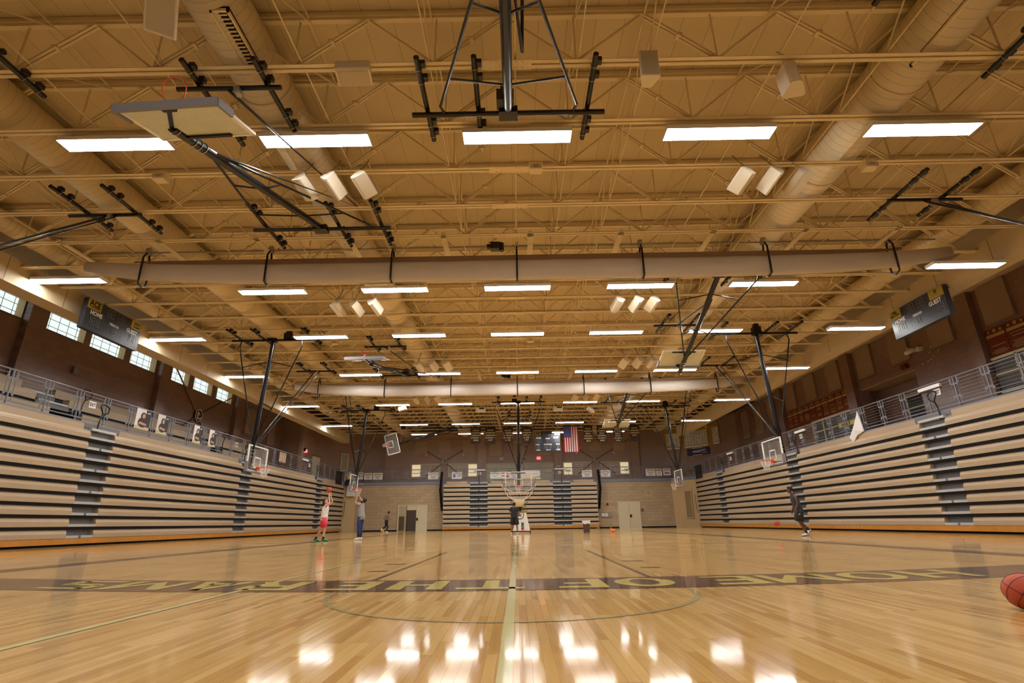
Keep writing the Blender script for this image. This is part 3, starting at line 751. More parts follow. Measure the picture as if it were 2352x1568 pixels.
def loop_rail(x, y, label, s, z0=4.56, dy=0.0, k=1.0):
    """black bent-tube aisle handrail with a rounded loop on top"""
    b = MB(); x1 = x - s*.02
    pts = [(x,y,z0),(x,y+.03,z0+.45),(x,y+.10*s*0+.12,z0+.78),(x,y-.16+.1,z0+1.02),(x,y-.05,z0+1.16),(x,y+.2,z0+1.18),(x,y+.42,z0+1.08),(x,y+.40,z0+.88),(x,y+.12,z0+.70)]
    b.path(pts, .028*k, 7); b.box(x-.06,x+.06,y-.06,y+.06,z0-.02,z0+.05)
    o = b.build('aisle_handrail', 'black'); tag(o, label, 'handrail', 'black looped aisle handrails'); return o
loop_rail(-17.93, 22.2, 'black looped handrail at the top of the nearest aisle of the left bleachers', -1)
loop_rail(-19.2, 22.6, 'black looped handrail on the upper seats just behind the nearest left aisle', -1, 5.35)
loop_rail(-19.2, 34.3, 'black looped handrail on the upper seats behind the second left aisle', -1, 5.35)
loop_rail(-17.93, 34.9, 'black looped handrail at the top of the middle aisle of the left bleachers', -1)
loop_rail(-17.93, 47.9, 'black looped handrail at the top of the farthest aisle of the left bleachers', -1)
loop_rail(17.93, 22.1, 'black looped handrail at the top of the nearest aisle of the right bleachers', 1)
loop_rail(17.93, 34.0, 'black looped handrail at the top of the middle aisle of the right bleachers', 1)
loop_rail(17.93, 46.7, 'black looped handrail at the top of the farthest aisle of the right bleachers', 1)
b = MB(); b.tube((-3.95,56.15,4.6),(-3.95,56.15,5.75), .03, 8); b.box(-4.01,-3.89,56.09,56.21,4.58,4.64)
tag(b.build('aisle_handrail','black'), 'straight black handrail post above the left aisle of the far bleachers', 'handrail')
b = MB(); b.tube((4.62,56.15,4.6),(4.62,56.15,5.75), .03, 8); b.box(4.56,4.68,56.09,56.21,4.58,4.64)
tag(b.build('aisle_handrail','black'), 'straight black handrail post above the right aisle of the far bleachers', 'handrail')
# gates with a light roller bar and EXIT plates over each aisle
def gate_bar(c, d, label):
    c = V(c); d = V(d); t = thing('gate_closer', c, label, 'gate bar', 'pale bars on the walkway gates')
    MB().obox(c, d*.62, V((0,0,.07)), d.cross(V((0,0,1)))*.05).build('cover', 'white', parent=t)
    MB().obox(c+V((0,0,-.11)), d*.62, V((0,0,.02)), d.cross(V((0,0,1)))*.03).build('lip', 'black', parent=t)
gate_bar((17.98,22.35,5.93),(0,1,0),'pale bar along the top of the nearest right walkway gate')
gate_bar((17.98,33.4,5.88),(0,1,0),'pale bar along the top of the second right walkway gate')
gate_bar((17.98,45.0,5.93),(0,1,0),'pale bar along the top of the farthest right walkway gate')
gate_bar((-17.98,45.2,5.93),(0,1,0),'pale bar along the top of the farthest left walkway gate')
gate_bar((-3.95,56.9,5.98),(1,0,0),'pale bar along the far walkway gate at the left aisle')
gate_bar((4.6,56.9,5.98),(1,0,0),'pale bar along the far walkway gate at the right aisle')
def exit_plate(c, rx, nrm, label, w=.36, h=.27, txt='EXIT'):
    c = V(c); rx = V(rx); n = V(nrm); t = thing('exit_plate', c, label, 'sign', 'white EXIT plates on the railings')
    MB().obox(c, rx*w/2, V((0,0,h/2)), n*.008).build('plate', 'white', parent=t)
    b = MB(); text_mesh(b, txt, c+n*.01, rx, (0,0,1), h*.58, width=w*.86, bold=.02); b.build('lettering', 'black', parent=t)
exit_plate((-17.98,21.7,5.62),(0,1,0),(1,0,0),'white EXIT plate on the left railing beside the nearest aisle handrail')
exit_plate((-17.98,33.75,5.62),(0,1,0),(1,0,0),'white EXIT plate on the left railing beside the middle aisle')
exit_plate((-17.98,46.2,5.6),(0,1,0),(1,0,0),'small white EXIT plate on the left railing beside the farthest aisle')
exit_plate((17.98,22.0,5.66),(0,-1,0),(-1,0,0),'white EXIT plate on the right railing gate above the nearest aisle')
exit_plate((17.98,33.4,5.55),(0,-1,0),(-1,0,0),'white EXIT plate on the right railing beside the middle aisle')
exit_plate((17.98,45.0,5.5),(0,-1,0),(-1,0,0),'white EXIT plate on the right railing beside the farthest aisle')
exit_plate((-3.95,56.9,5.62),(1,0,0),(0,-1,0),'small white EXIT plate on the far railing at the left aisle', .36,.26)
exit_plate((4.55,56.9,5.62),(1,0,0),(0,-1,0),'small white EXIT plate on the far railing at the right aisle', .36,.26)
# folded end rails stored at the far ends of the side bleachers
def store_rail(x, ya, label, s):
    t = thing('folded_rail_rack', (x, ya, 4.3), label, 'folded rails')
    for i in range(7):
        y = ya + .28*i; b = MB(); b.path([(x,y,4.2),(x+s*.02,y,5.6),(x+s*.02,y+.08,5.75),(x+s*.02,y+.3,5.75)], .035, 6)
        b.build('bent_tube', 'black', parent=t)
    b = MB()
    for z in (4.6,5.1): b.bar((x,ya-.05,z),(x,ya+1.75,z), .04)
    b.build('cross_tie', 'black', parent=t)
store_rail(-17.9, 53.2, 'black folded end rails stored on top of the far end of the left bleachers', -1)
store_rail(17.9, 52.3, 'black folded end rails stored on top of the far end of the right bleachers', 1)
b = MB()
for s, y0 in ((-1,55.95),): 
    b.path([(-17.8,55.95,1.35),(-17.8,56.15,1.45),(-17.8,56.35,2.9),(-17.8,56.0,3.0)], .02, 6)
tag(b.build('rail_hoop','black'), 'thin black bent rail at the far end of the left bleachers', 'rail')
b = MB(); b.path([(17.8,54.35,1.35),(17.8,54.6,1.45),(17.8,54.9,3.0),(17.8,54.5,3.1)], .02, 6)
tag(b.build('rail_hoop','black'), 'thin black bent rail at the far end of the right bleachers', 'rail')

# ------------------------------------------------------------------ ceiling-hung basketball backstops
def hoop(label, cb, pipes, top, end, board, stay=None, elbow=None, glare=False, motor=None, net=True, arms=None, cable=None, mesh_stay=True, netdown=True, collar=None):
    top = V(top); end = V(end); L = (end-top).length; d = (end-top).normalized()
    x0, x1, yc = cb; zc = 9.05
    t = thing('basketball_backstop', ((x0+x1)/2, yc, 9.05), label, 'basketball hoop', 'ceiling-hung basketball backstops')
    MB().tube((x0,yc,zc-.1),(x1,yc,zc-.1), .057, 12).build('crossbar', 'black', parent=t)
    def pipe(x, y0, y1):
        p = MB().tube((x,y0,zc+.02),(x,y1,zc+.02), .055, 10).build('mounting_pipe', 'black', parent=t)
        for y in (y0+.22, y0+.55, y1-.55, y1-.22):
            MB().box(x+.03,x+.14,y-.06,y+.06,zc+.03,zc+.13).build('clamp', 'black', parent=p)
            MB().torus((x,y+.06,zc+.02), .062, .006, (0,1,0), 12, 4).build('clamp_ring', 'chrome', parent=p)
    for p in pipes: pipe(*p)
    MB().tube(top, end, .095, 16).build('mast', 'black', parent=t, smooth=False)
    b = MB()
    for s in (.86,.885,.91,.985): b.torus(top+d*L*s, .104, .008, d, 16, 5)
    b.build('mast_u_bolt', 'chrome', parent=t)
    b = MB(); b.box(top.x-.2,top.x+.2,yc-.14,yc+.14,zc-.18,zc-.02); b.build('hinge_bracket', 'black', parent=t)
    aw = V((1,0,0)) if abs(d.x) < .5 else V((0,1,0))
    h = arms or (1.42, 1.42)
    for s, w in ((-1,h[0]),(1,h[1])):
        A0 = V((top.x+s*w, yc, zc-.1)) if abs(d.x) < .5 else V((top.x, yc+s*w*.8, zc-.1))
        A1 = A0 + d*.32 + aw*s*.05; A2 = top + d*L*.80 + aw*s*.07
        MB().path([A0,A1,A2], .03, 8).build('side_arm', 'black', parent=t)
        for f0, f1 in ((.17,.22),(.5,.55)):
            q = (f1*L-.32)/(.80*L-.32); pa = A1.lerp(A2, q); pm = top + d*L*f0
            MB().tube(pm, pa, .022, 8).build('strut', 'black', parent=t)
    c, r, u, n = [V(q) for q in board]; r.normalize(); u.normalize(); n.normalize()
    def B(a, bb, cc): return c + r*a + u*bb + n*cc
    g = MB(); g.obox(c, r*.9, u*.52, n*.006); gl = g.build('backboard', 'glare_glass' if glare else 'bglass', parent=t)
    f = MB()
    for s in (-1,1): f.obox(B(s*.89,0,0), r*.04, u*.55, n*.022)
    f.obox(B(0,.535,0), r*.92, u*.025, n*.022); f.obox(B(0,-.535,0), r*.92, u*.025, n*.022)
    f.build('board_frame', 'white', parent=gl)
    f = MB(); zf = .012
    for s in (-1,1): f.obox(B(s*.28,-.155,zf), r*.025, u*.23, n*.003)
    f.obox(B(0,.06,zf), r*.305, u*.025, n*.003); f.obox(B(0,-.37,zf), r*.305, u*.025, n*.003)
    f.build('target_square', 'white', parent=gl)
    f = MB(); f.obox(B(0,-.575,-.0), r*.95, u*.03, n*.07)
    for s in (-1,1): f.obox(B(s*.94,-.38,0), r*.028, u*.2, n*.07)
    f.build('edge_padding', 'pad', parent=gl)
    rc = B(0,-.385,.39)
    f = MB(); f.torus(rc, .228, .011, u, 28, 8); f.build('rim', 'orange', parent=t, smooth=True)
    f = MB(); f.obox(B(0,-.41,.06), r*.09, u*.07, n*.05); f.obox(B(0,-.39,.14), r*.05, u*.012, n*.06)
    f.bar(B(-.05,-.44,.09), rc - n*.2 - r*.1, .012); f.bar(B(.05,-.44,.09), rc - n*.2 + r*.1, .012); f.build('rim_bracket', 'orange', parent=t)
    if net:
        f = MB(); N = 12; dn = -u if not netdown else (-u)
        lv = [(.225,0),(.19,.11),(.155,.21),(.125,.31),(.115,.42)]
        def pt(j, k):
            R, z = lv[j]; a = 2*PI*(k + .5*(j % 2))/N
            return rc + (r*math.cos(a)+n*math.sin(a))*R + dn*z
        for j in range(4):
            for k in range(N):
                if j % 2 == 0: f.tube(pt(j,k), pt(j+1,k), .006, 3); f.tube(pt(j,k), pt(j+1,(k-1) % N), .006, 3)
                else: f.tube(pt(j,k), pt(j+1,k), .006, 3); f.tube(pt(j,k), pt(j+1,(k+1) % N), .006, 3)
        f.build('net', 'net', parent=t)
    # mounts from mast to board
    f = MB()
    for bb in (.47,-.47):
        p = B(0,bb,-.01); s = max(0, min(L, (p-top).dot(d))); f.bar(p, top+d*s, .07)
        f.obox(B(0,bb,-.03), r*.5 if bb > 0 else r*.12, u*.035, n*.02)
    f.build('board_mount', 'black', parent=t)
    if stay:
        sx0, sx1, sy, sp = stay
        MB().tube((sx0,sy,zc-.1),(sx1,sy,zc-.1), .05, 10).build('brace_bar', 'black', parent=t)
        for p in sp: pipe(*p)
        sc = V(((sx0+sx1)/2, sy, zc-.15)); mp = top + d*L*.84
        f = MB()
        if elbow: e = V(elbow); f.path([sc, e, mp], .032, 8)
        else: f.path([sc, mp], .03, 8); f.path([sc+V((.3,0,0)), top+d*L*.87], .018, 6)
        f.build('back_brace', 'black', parent=t)
        MB().disc(sc+V((.16,-.02,-.06)), .11, (1,0,.25), .1, 18).build('cable_reel', 'galv', parent=t)
    if motor:
        m = V(motor); f = MB(); f.box(m.x-.18,m.x+.18,m.y-.15,m.y+.15,m.z-.02,m.z+.26); f.box(m.x-.1,m.x+.1,m.y-.12,m.y+.12,m.z+.26,m.z+.42)
        f.build('winch_motor', 'black', parent=t)
    if cable:
        MB().tube(cable[0], cable[1], .01, 5).build('hoist_cable', 'galv', parent=t)
    return t
M['glare_glass'] = mat('backboard glass with painted glare', (0.66, 0.68, 0.60), 0.25, alpha=0.9, var=0.12, scale=5)  # pale reflection on the glass, with smudges, painted into the colour

def side_pipes(x, y0, y1): return (x, y0, y1)
# lowered side hoops: left and right pairs, board planes face across the hall
def side_hoop(sx, yc, sgn, label, motor=True, bdy=None):
    """sx = -1 left / +1 right; yc = crossbar Y; sgn = side of the back brace"""
    cx = 11.35*sx + (0 if sx < 0 else 0)
    x0, x1 = sorted((13.36*sx, 9.3*sx))
    pipes = [(13.02*sx, yc-1.2, yc+1.2), (11.92*sx, yc-1.2, yc+1.0), (9.62*sx, yc-1.2, yc+1.2)]
    yb = yc + .78*sgn
    ys = yc+5.35*sgn
    return hoop(label, (x0, x1, yc), pipes, (11.45*sx, yc+.1, 8.95), (11.85*sx, yc+.28*sgn, 3.05),
        (((11.75 if sx < 0 else 11.6)*sx, yb, 3.52), (0,-sx,0), (0,0,1), (-sx,0,0)),
        stay=(min(12.45*sx,10.42*sx), max(12.45*sx,10.42*sx), ys, [(12.0*sx, ys-1.2, ys+1.0), (10.66*sx, ys-1.2, ys+1.2)]),
        motor=(11.45*sx-.8*sx*0 + (.75 if sx < 0 else 0), yc, 9.0) if motor else None, arms=(1.45,1.4))
side_hoop(-1, 23.25, 1, 'lowered basketball hoop on the left over the nearer part of the court')
side_hoop(1, 23.4, 1, 'lowered basketball hoop on the right over the nearer part of the court')
side_hoop(-1, 39.6, -1, 'lowered basketball hoop at the far left in front of the block wall')
side_hoop(1, 39.65, -1, 'lowered basketball hoop at the far right in front of the block wall')
side_hoop(-1, 7.25, 1, 'basketball hoop beyond the left edge of view, only its brace frame showing overhead', motor=False)
side_hoop(1, 7.2, 1, 'basketball hoop beyond the right edge of view, only its brace frame showing overhead', motor=False)
# centre hoop at the far end
hoop('lowered basketball hoop in the middle at the far end above the shooting machine', (-1.75,2.12,37.5), [(-1.3,36.3,38.7),(.75,36.3,38.7),(1.75,36.3,38.7)],
     (.17,37.55,8.95), (.1,37.55,3.0), ((.09,37.15,3.42),(1,0,0),(0,0,1),(0,-1,0)),
     stay=(-.75,1.3,42.8,[(-.6,41.7,43.9),(1.1,41.7,43.9)]), motor=(-.1,37.5,9.0), arms=(1.6,1.6))
# folded ones
def unit(v): return V(v).normalized()
# near left, folded towards the viewer
mt = V((-5.69,13.45,8.97)); me_ = V((-6.2,7.7,7.56)); dd = (me_-mt).normalized()
uu = -dd; rr = V((1,0,0)); rr = (rr - uu*rr.dot(uu)).normalized(); nn = rr.cross(uu); nn = nn if nn.z > 0 else -nn
hoop('basketball hoop folded flat under the ceiling at the near left with pale glare-painted board', (-7.69,-3.62,13.52), [(-7.33,12.35,14.8),(-5.17,12.35,14.75),(-3.9,12.3,14.7)],
     mt, me_, ((-5.78,7.52,7.5), rr, uu, nn), stay=(-6.69,-4.6,8.2,[(-6.27,7.6,10.0),(-4.9,7.6,9.6)]), elbow=(-4.25,12.25,8.85), glare=True, net=False, arms=(1.45,1.5))
def fold_right(yc, label):
    mt = V((7.35,yc,8.97)); me_ = V((7.34,yc+5.7,6.86)); dd = (me_-mt).normalized(); uu = -dd; rr = V((1,0,0)); nn = uu.cross(rr); nn = nn if nn.z > 0 else -nn
    c = mt + dd*5.35 + nn*.3
    return hoop(label, (5.3,9.4,yc), [(5.6,yc-1.2,yc+1.2),(7.9,yc-1.2,yc+1.2),(9.05,yc-1.2,yc+1.2)], mt, me_, (c+V((-.02,0,0)), rr, uu, nn),
         stay=(6.28,8.23,yc+5.15,[(6.7,yc+4.1,yc+6.3),(8.0,yc+4.1,yc+6.3)]), elbow=(7.75,yc+1.9,8.8), glare=True, net=False)
fold_right(17.0, 'hoop folded up at the right behind the nearer curtain, glare-painted board seen from below')
fold_right(33.0, 'far basketball hoop folded up at the right in front of the felt banners')
tag(MB().tube((6.35,4.6,9.07),(6.35,6.75,9.07),.055,10).build('mounting_pipe','black'),'end of a black mounting pipe at the top edge of view, right side','pipe')
# folded left, seen edge-on
mt = V((-6.4,29.8,8.97)); me_ = V((-6.95,24.15,7.95)); dd = (me_-mt).normalized(); uu = -dd; rr = (V((1,0,0)) - uu*uu.x).normalized(); nn = rr.cross(uu); nn = nn if nn.z > 0 else -nn
hoop('basketball hoop folded up left of the middle, board seen edge-on with its rim standing up', (-8.5,-4.35,29.8), [(-8.1,28.7,30.9),(-5.9,28.7,30.9),(-4.7,28.7,30.9)],
     mt, me_, (me_+uu*.5+nn*.32+V((-.35,0,0)), rr, uu, nn), stay=(-7.42,-5.36,24.46,[(-7.0,23.3,25.6),(-5.7,23.3,25.6)]), elbow=(-5.4,28.0,8.7), glare=False, net=False, motor=(-6.4,29.5,8.95))
# folding sideways at the far left
mt = V((-5.6,48.1,9.0)); me_ = V((-11.6,48.1,7.35)); dd = (me_-mt).normalized(); uu = -dd; nn = V((0,-1,0)); rr = uu.cross(nn)
hoop('basketball hoop at the far left half raised sideways with a tilted board', (-7.6,-3.5,48.1), [(-7.2,47,49.2),(-5.2,47,49.2),(-3.9,47,49.2)],
     mt, me_, (V((-11.25,47.75,7.55)), rr, uu, nn), cable=((-10.6,48.1,7.75),(-10.4,48.1,9.1)), motor=(-10.4,48.1,8.95))
# near centre, folded towards the viewer overhead
mt = V((-.06,9.0,8.97)); me_ = V((-.07,3.3,7.55)); dd = (me_-mt).normalized(); uu = -dd; rr = V((1,0,0)); nn = rr.cross(uu); nn = nn if nn.z > 0 else -nn
hoop('large basketball backstop mast folded overhead in the middle, its board out of view', (-2.12,2.0,9.02), [(-1.8,7.65,9.95),(-.7,7.65,9.7),(1.64,7.65,9.98)],
     mt, me_, (me_+uu*.5+nn*.3, rr, uu, nn), stay=(-.8,1.2,3.9,[(-.6,3,5),(1.0,3,5)]), elbow=(.22,7.3,8.75), glare=True, net=False, motor=(-.12,8.75,8.95), arms=(1.36,1.38))
# ------------------------------------------------------------------ speakers and small ceiling boxes
def speaker(p, yaw, tilt, label, group, s=1.0, hang=True, roll=0.0):
    """tapered cabinet hanging point-down with wire bridle; long axis tilted forward"""
    p = V(p); q = Matrix.Rotation(yaw, 3, 'Z') @ Matrix.Rotation(tilt, 3, 'X') @ Matrix.Rotation(roll, 3, 'Z')
    t = thing('loudspeaker', p, label, 'loudspeaker', group)
    W = lambda x, y, z: p + q @ V((x*s, y*s, z*s))
    # plan outline of the cabinet (front is -y), extruded along z
    out = [(-.17,-.15),(.17,-.15),(.19,-.11),(.10,.14),(.06,.17),(-.06,.17),(-.10,.14),(-.19,-.11)]
    b = MB(); b.prism([W(x,y,-.29) for x, y in out], (q @ V((0,0,.58*s)))); b.build('cabinet', 'offwhite', parent=t)
    b = MB(); b.prism([W(-.155,-.152,-.26),W(.155,-.152,-.26),W(.155,-.152,.26),W(-.155,-.152,.26)], q @ V((0,-.008*s,0))); b.build('grille', 'grille', parent=t)
    if hang:
        b = MB(); tp = p + V((0,.05,.62*s)); b.bar(W(-.08,.0,.29), tp, .012); b.bar(W(.08,.0,.29), tp, .012); b.bar(tp, tp+V((0,.18,.28)), .04, .012); b.build('hanging_bracket', 'galv', parent=t)
    return t
SP = {
 'cluster nearest the viewer on the left': [(-5.13,11.03,8.62,.9),(-4.42,10.98,8.62,2.4),(-3.69,10.97,8.62,-.7)],
 'cluster nearest the viewer on the right': [(5.72,11.08,8.62,.6),(6.42,11.07,8.62,-2.3),(7.12,11.16,8.62,-1.0)],
 'left cluster just behind the nearer curtain': [(-6.87,18.9,8.66,.9),(-6.15,18.85,8.66,2.3),(-5.42,18.8,8.66,.3)],
 'right cluster just behind the nearer curtain': [(4.03,18.95,8.66,-.5),(4.75,18.9,8.66,-2.4),(5.41,18.95,8.66,.5)],
 'left cluster before the farther curtain': [(-5.13,27.0,8.66,.8),(-4.4,26.95,8.66,.1),(-3.66,26.95,8.66,-.5)],
 'right cluster before the farther curtain': [(5.85,27.0,8.66,.4),(6.58,26.95,8.66,0),(7.28,26.95,8.66,-.7)],
 'left cluster just past the farther curtain': [(-6.8,34.9,8.66,.7),(-6.06,34.7,8.66,2.5),(-5.31,34.6,8.66,-.4)],
 'right cluster just past the farther curtain': [(4.08,34.9,8.66,.5),(4.82,34.75,8.66,-2.6),(5.52,34.7,8.66,.6)]}
sn = ['left one','middle one','right one']
for g, L in SP.items():
    for i, (x,y,z,a) in enumerate(L): speaker((x,y,z), -.38 if x < 0 else .38, 1.12, 'cream loudspeaker, %s of the %s' % (sn[i], g), 'loudspeaker '+g, s=1.05, roll=PI+a)
speaker((-5.75,6.35,8.75), .5, .9, 'cream loudspeaker hanging at the top left corner edge of view', None, 1.25)
speaker((-3.0,7.75,8.85), PI/2+.1, 1.45, 'cream loudspeaker lying sideways on the near left joist', None, 1.1, False)
speaker((2.62,7.75,8.78), 0, .05, 'square grille-fronted loudspeaker mounted on the near joist right of the middle', None, 1.0, False)
speaker((5.45,8.0,8.70), 2.9, .2, 'cream loudspeaker seen from its back hanging at the near right', None, 1.1)
speaker((-8.4,38.2,8.75), PI/2, 1.3, 'single cream loudspeaker beside the fifth lamp row at the left', None)
speaker((5.7,39.5,8.75), -.9, 1.1, 'single cream loudspeaker beside the fifth lamp row at the right', None)
for (x,y,lab) in ((-8.95,11.15,'at the near left under the joists'),(.6,11.05,'beside the middle splice of a near joist'),(9.07,11.2,'at the near right beside the duct'),(-8.77,24.05,'beside the left inner lamps'),(.76,24.2,'beside the middle lamp of the third row'),(-9.1,30.7,'at the left before the farther curtain'),(.97,31.0,'above the farther curtain in the middle'),(-8.95,35.4,'at the left past the farther curtain'),(9.55,35.6,'at the right past the farther curtain'),(.8,35.6,'in the middle past the farther curtain')):
    t = thing('ceiling_sensor_box', (x,y,9.05), 'small cream box %s' % lab, 'ceiling box', 'small cream ceiling boxes')
    MB().prism([(x-.17,y-.14,9.2),(x+.17,y-.14,9.2),(x+.17,y+.14,9.2),(x-.17,y+.14,9.2)][::-1], (0,0,-.06)).box(x-.15,x+.15,y-.12,y+.12,8.98,9.14).build('box_body', 'cream', parent=t)
    MB().box(x-.07,x+.07,y-.125,y-.12,9.02,9.1).build('lens', 'grille', parent=t)
for x, lab in ((-2.75,'left'),(3.28,'right')):
    t = thing('projector', (x,40.3,8.9), 'white projector hanging under the ceiling %s of the middle far lamp' % lab, 'projector', 'white ceiling projectors')
    MB().box(x-.37,x+.37,40.1,40.6,8.86,9.16).build('projector_body', 'white', parent=t)
    MB().box(x-.1,x+.28,40.085,40.1,9.02,9.12).build('port_panel', 'score', parent=t)
    MB().bar((x,40.35,9.16),(x,40.35,9.5),.05).build('mount', 'white', parent=t)

# ------------------------------------------------------------------ scoreboards
SEG = {'8':'abcdefg','1':'bc'}
def digit(b, W, cx, cz, w, h, ch='8', th=.022):
    s = {'a':((-1,1),(1,1)),'b':((1,1),(1,0)),'c':((1,0),(1,-1)),'d':((-1,-1),(1,-1)),'e':((-1,0),(-1,-1)),'f':((-1,1),(-1,0)),'g':((-1,0),(1,0))}
    for k in SEG[ch]:
        (xa,za),(xb,zb) = s[k]
        p0 = W(cx, cz); X = (W(1,0)-W(0,0)); Z = V((0,0,1)); X.normalize(); N = X.cross(Z)
        pa = p0 + X*(xa*w/2) + Z*(za*h/2); pb = p0 + X*(xb*w/2) + Z*(zb*h/2); d = pb-pa
        b.obox((pa+pb)/2, d*.44, d.normalized().cross(N)*th*.5, N*.004)
def scoreboard(c, rx, n, w, h, label, full=False, ads=()):
    c = V(c); rx = V(rx); n = V(n); up = V((0,0,1))
    t = thing('scoreboard', c - up*h/2, label, 'scoreboard')
    MB().obox(c - n*.1, rx*w/2, up*h/2, n*.1).build('cabinet', 'score', parent=t)
    W = lambda x, z: c + rx*(x*w/2) + up*(z*h/2) + n*.006
    T = MB(); D = MB()
    def tx(s, x, z, size, width=None): text_mesh(T, s, W(x,z), rx, up, size, width, bold=.03)
    if not full:
        tx('HOME', -.66, .16, h*.15, w*.2); tx('GUEST', .66, .16, h*.15, w*.21); tx('PERIOD', 0, -.02, h*.085, w*.17)
        for x in (-.85,-.7,-.55): digit(D, W, x, -.35, w*.045, h*.24, '1' if x == -.85 else '8')
        for x in (.55,.7,.85): digit(D, W, x, -.35, w*.045, h*.24, '1' if x == .55 else '8')
        digit(D, W, 0, -.45, w*.045, h*.2)
        for x in (-.26,-.12,.12,.26): digit(D, W, x, .62, w*.05, h*.26)
        for x in (-.3,.3):
            for z in (-.3,-.55): D.obox(W(x,z), rx*.015, up*.02, n*.004)
    else:
        tx('HOME', -.7, .3, h*.10, w*.2); tx('GUEST', .68, .33, h*.09, w*.22); tx('PERIOD', .02, .24, h*.06, w*.17)
        tx('FOULS', -.78, -.34, h*.06, w*.15); tx('FOULS', .8, -.31, h*.06, w*.15); tx('PLAYER FOUL', .02, -.32, h*.06, w*.32)
        tx('SCORE', -.76, -.86, h*.06, w*.15); tx('SCORE', .82, -.83, h*.06, w*.15); tx('MATCH', .04, -.85, h*.06, w*.17)
        for x in (-.88,-.72,-.54): digit(D, W, x, -.02, w*.06, h*.15, '1' if x == -.88 else '8', .03)
        for x in (.53,.7,.86): digit(D, W, x, -.0, w*.06, h*.15, '1' if x == .53 else '8', .03)
        digit(D, W, 0, -.02, w*.05, h*.13, '8', .03)
        for x in (-.36,-.18,.08,.26): digit(D, W, x+.03, .72, w*.055, h*.15, '8', .03)
        for x in (-.83,-.7): digit(D, W, x, -.6, w*.05, h*.13, '1' if x == -.83 else '8', .03)
        for x in (.72,.85): digit(D, W, x, -.57, w*.05, h*.13, '1' if x == .72 else '8', .03)
        for x in (-.2,-.04,.22): digit(D, W, x, -.59, w*.05, h*.13, '8', .03)
    T.build('lettering', 'white', parent=t); D.build('digit_segments', 'seg', parent=t)
    for (x0,x1,z0,z1,m,lines) in ads:
        a = MB(); a.obox((W(x0,z0)+W(x1,z1))/2 + n*.004, rx*(x1-x0)*w/4, up*(z1-z0)*h/4, n*.006); ad = a.build('sponsor_panel', m, parent=t)
        a = MB()
        for (s,zz,sz,ww) in lines: text_mesh(a, s, W((x0+x1)/2, zz)+n*.012, rx, up, sz*h, ww*w, bold=.03)
        if lines: a.build('sponsor_lettering', 'black', parent=ad)
    return t
scoreboard((-16.42,19.9,8.5), (0,1,0), (1,0,0), 3.0, 1.22, 'black scoreboard hanging at the left wall, HOME on its left, yellow panels on top', ads=[(-1,-.55,.36,.98,'gold_sign',[('ACE',.74,.19,.18),('Hardware',.5,.06,.17)]),(.58,1,.42,.98,'gold_sign',[('HOLT',.8,.09,.1),('RAMS',.58,.06,.12)])])
scoreboard((15.6,18.95,8.07), (0,-1,0), (-1,0,0), 2.84, 1.16, 'black scoreboard hanging at the right wall above the white camera', ads=[(-1,-.56,.36,.98,'gold_sign',[('Holt',.84,.1,.09),('Eye Care',.62,.11,.17),('',0,0,0)][:2]),(.52,1,.36,.98,'gold_sign',[('W',.78,.14,.05),('',0,0,0)][:1])])
scoreboard((3.07,52,8.22), (1,0,0), (0,-1,0), 2.49, 2.03, 'black scoreboard with HOME and GUEST hanging at the far wall beside the flag', full=True, ads=[(-.97,-.53,.56,.98,'gold_sign',[('UNION',.86,.08,.17),('BANK',.68,.08,.17)]),(.55,1.0,.56,1.0,'white',[])])
for x in (-16.5, 16.5):
    pass

# ------------------------------------------------------------------ felt banners and flag
def banner(x0, x1, z0, z1, lines, label, y=50.0):
    q = 50/55; x0, x1, z0, z1 = x0*q, x1*q, .64+(z0-.64)*q, .64+(z1-.64)*q
    c = V(((x0+x1)/2, y, (z0+z1)/2)); t = thing('championship_banner', (c.x, y, z0), label, 'banner', 'brown felt state champions banners')
    n = 8; b = MB()
    w = x1-x0; f = lambda u: .03*math.sin(u*PI*2+x0)
    vs = []; 
    for i in range(n+1):
        u = i/n; x = x0+w*u
        for z in (z0,z1):
            vs.append((x, y+f(u), z)); vs.append((x, y+f(u)+.012, z))
    fs = []
    for i in range(n):
        a = i*4; c4 = (i+1)*4
        fs += [(a, c4, c4+2, a+2), (a+1, a+3, c4+3, c4+1), (a, a+1, c4+1, c4), (a+2, c4+2, c4+3, a+3)]
    fs += [(0,2,3,1), (n*4, n*4+1, n*4+3, n*4+2)]
    b.add(vs, fs); b.build('felt', 'banner', parent=t)
    T = MB(); H = z1-z0
    for i, s in enumerate(lines):
        z = z1 - H*(.20+.145*i); text_mesh(T, s, (c.x, y-.035, z), (1,0,0), (0,0,1), H*.085, width=w*min(.92,.115*len(s)+.02), bold=.04)
    T.build('lettering', 'bannergold', parent=t)
    MB().tube((x0-.04,y,z1),(x1+.04,y,z1), .02, 8).build('hanging_rod', 'black', parent=t)
banner(-4.79,-3.7,8.46,10.2,['STATE','CHAMPIONS','WRESTLING','DIVISION  1','2008'],'brown banner STATE CHAMPIONS WRESTLING DIVISION 1 2008, leftmost of the row')
banner(-3.27,-2.18,8.44,10.2,['STATE','CHAMPIONS','WRESTLING','DIVISION  1','1997'],'brown banner STATE CHAMPIONS WRESTLING DIVISION 1 1997, second from the left')
banner(-1.42,-.34,8.42,10.14,['STATE','CHAMPIONS','WRESTLING','DIVISION  1','1998'],'brown banner STATE CHAMPIONS WRESTLING DIVISION 1, third from the left beside the mast')
banner(.59,1.65,8.42,10.14,['STATE','CHAMPIONS','WRESTLING','CLASS B','1971'],'brown banner STATE CHAMPIONS WRESTLING CLASS B, just right of the middle mast')
banner(7.02,7.98,8.46,10.22,['STATE','CHAMPIONS','GIRLS','BOWLING','DIVISION 1','2013'],'brown banner GIRLS BOWLING DIVISION 1, first right of the flag')
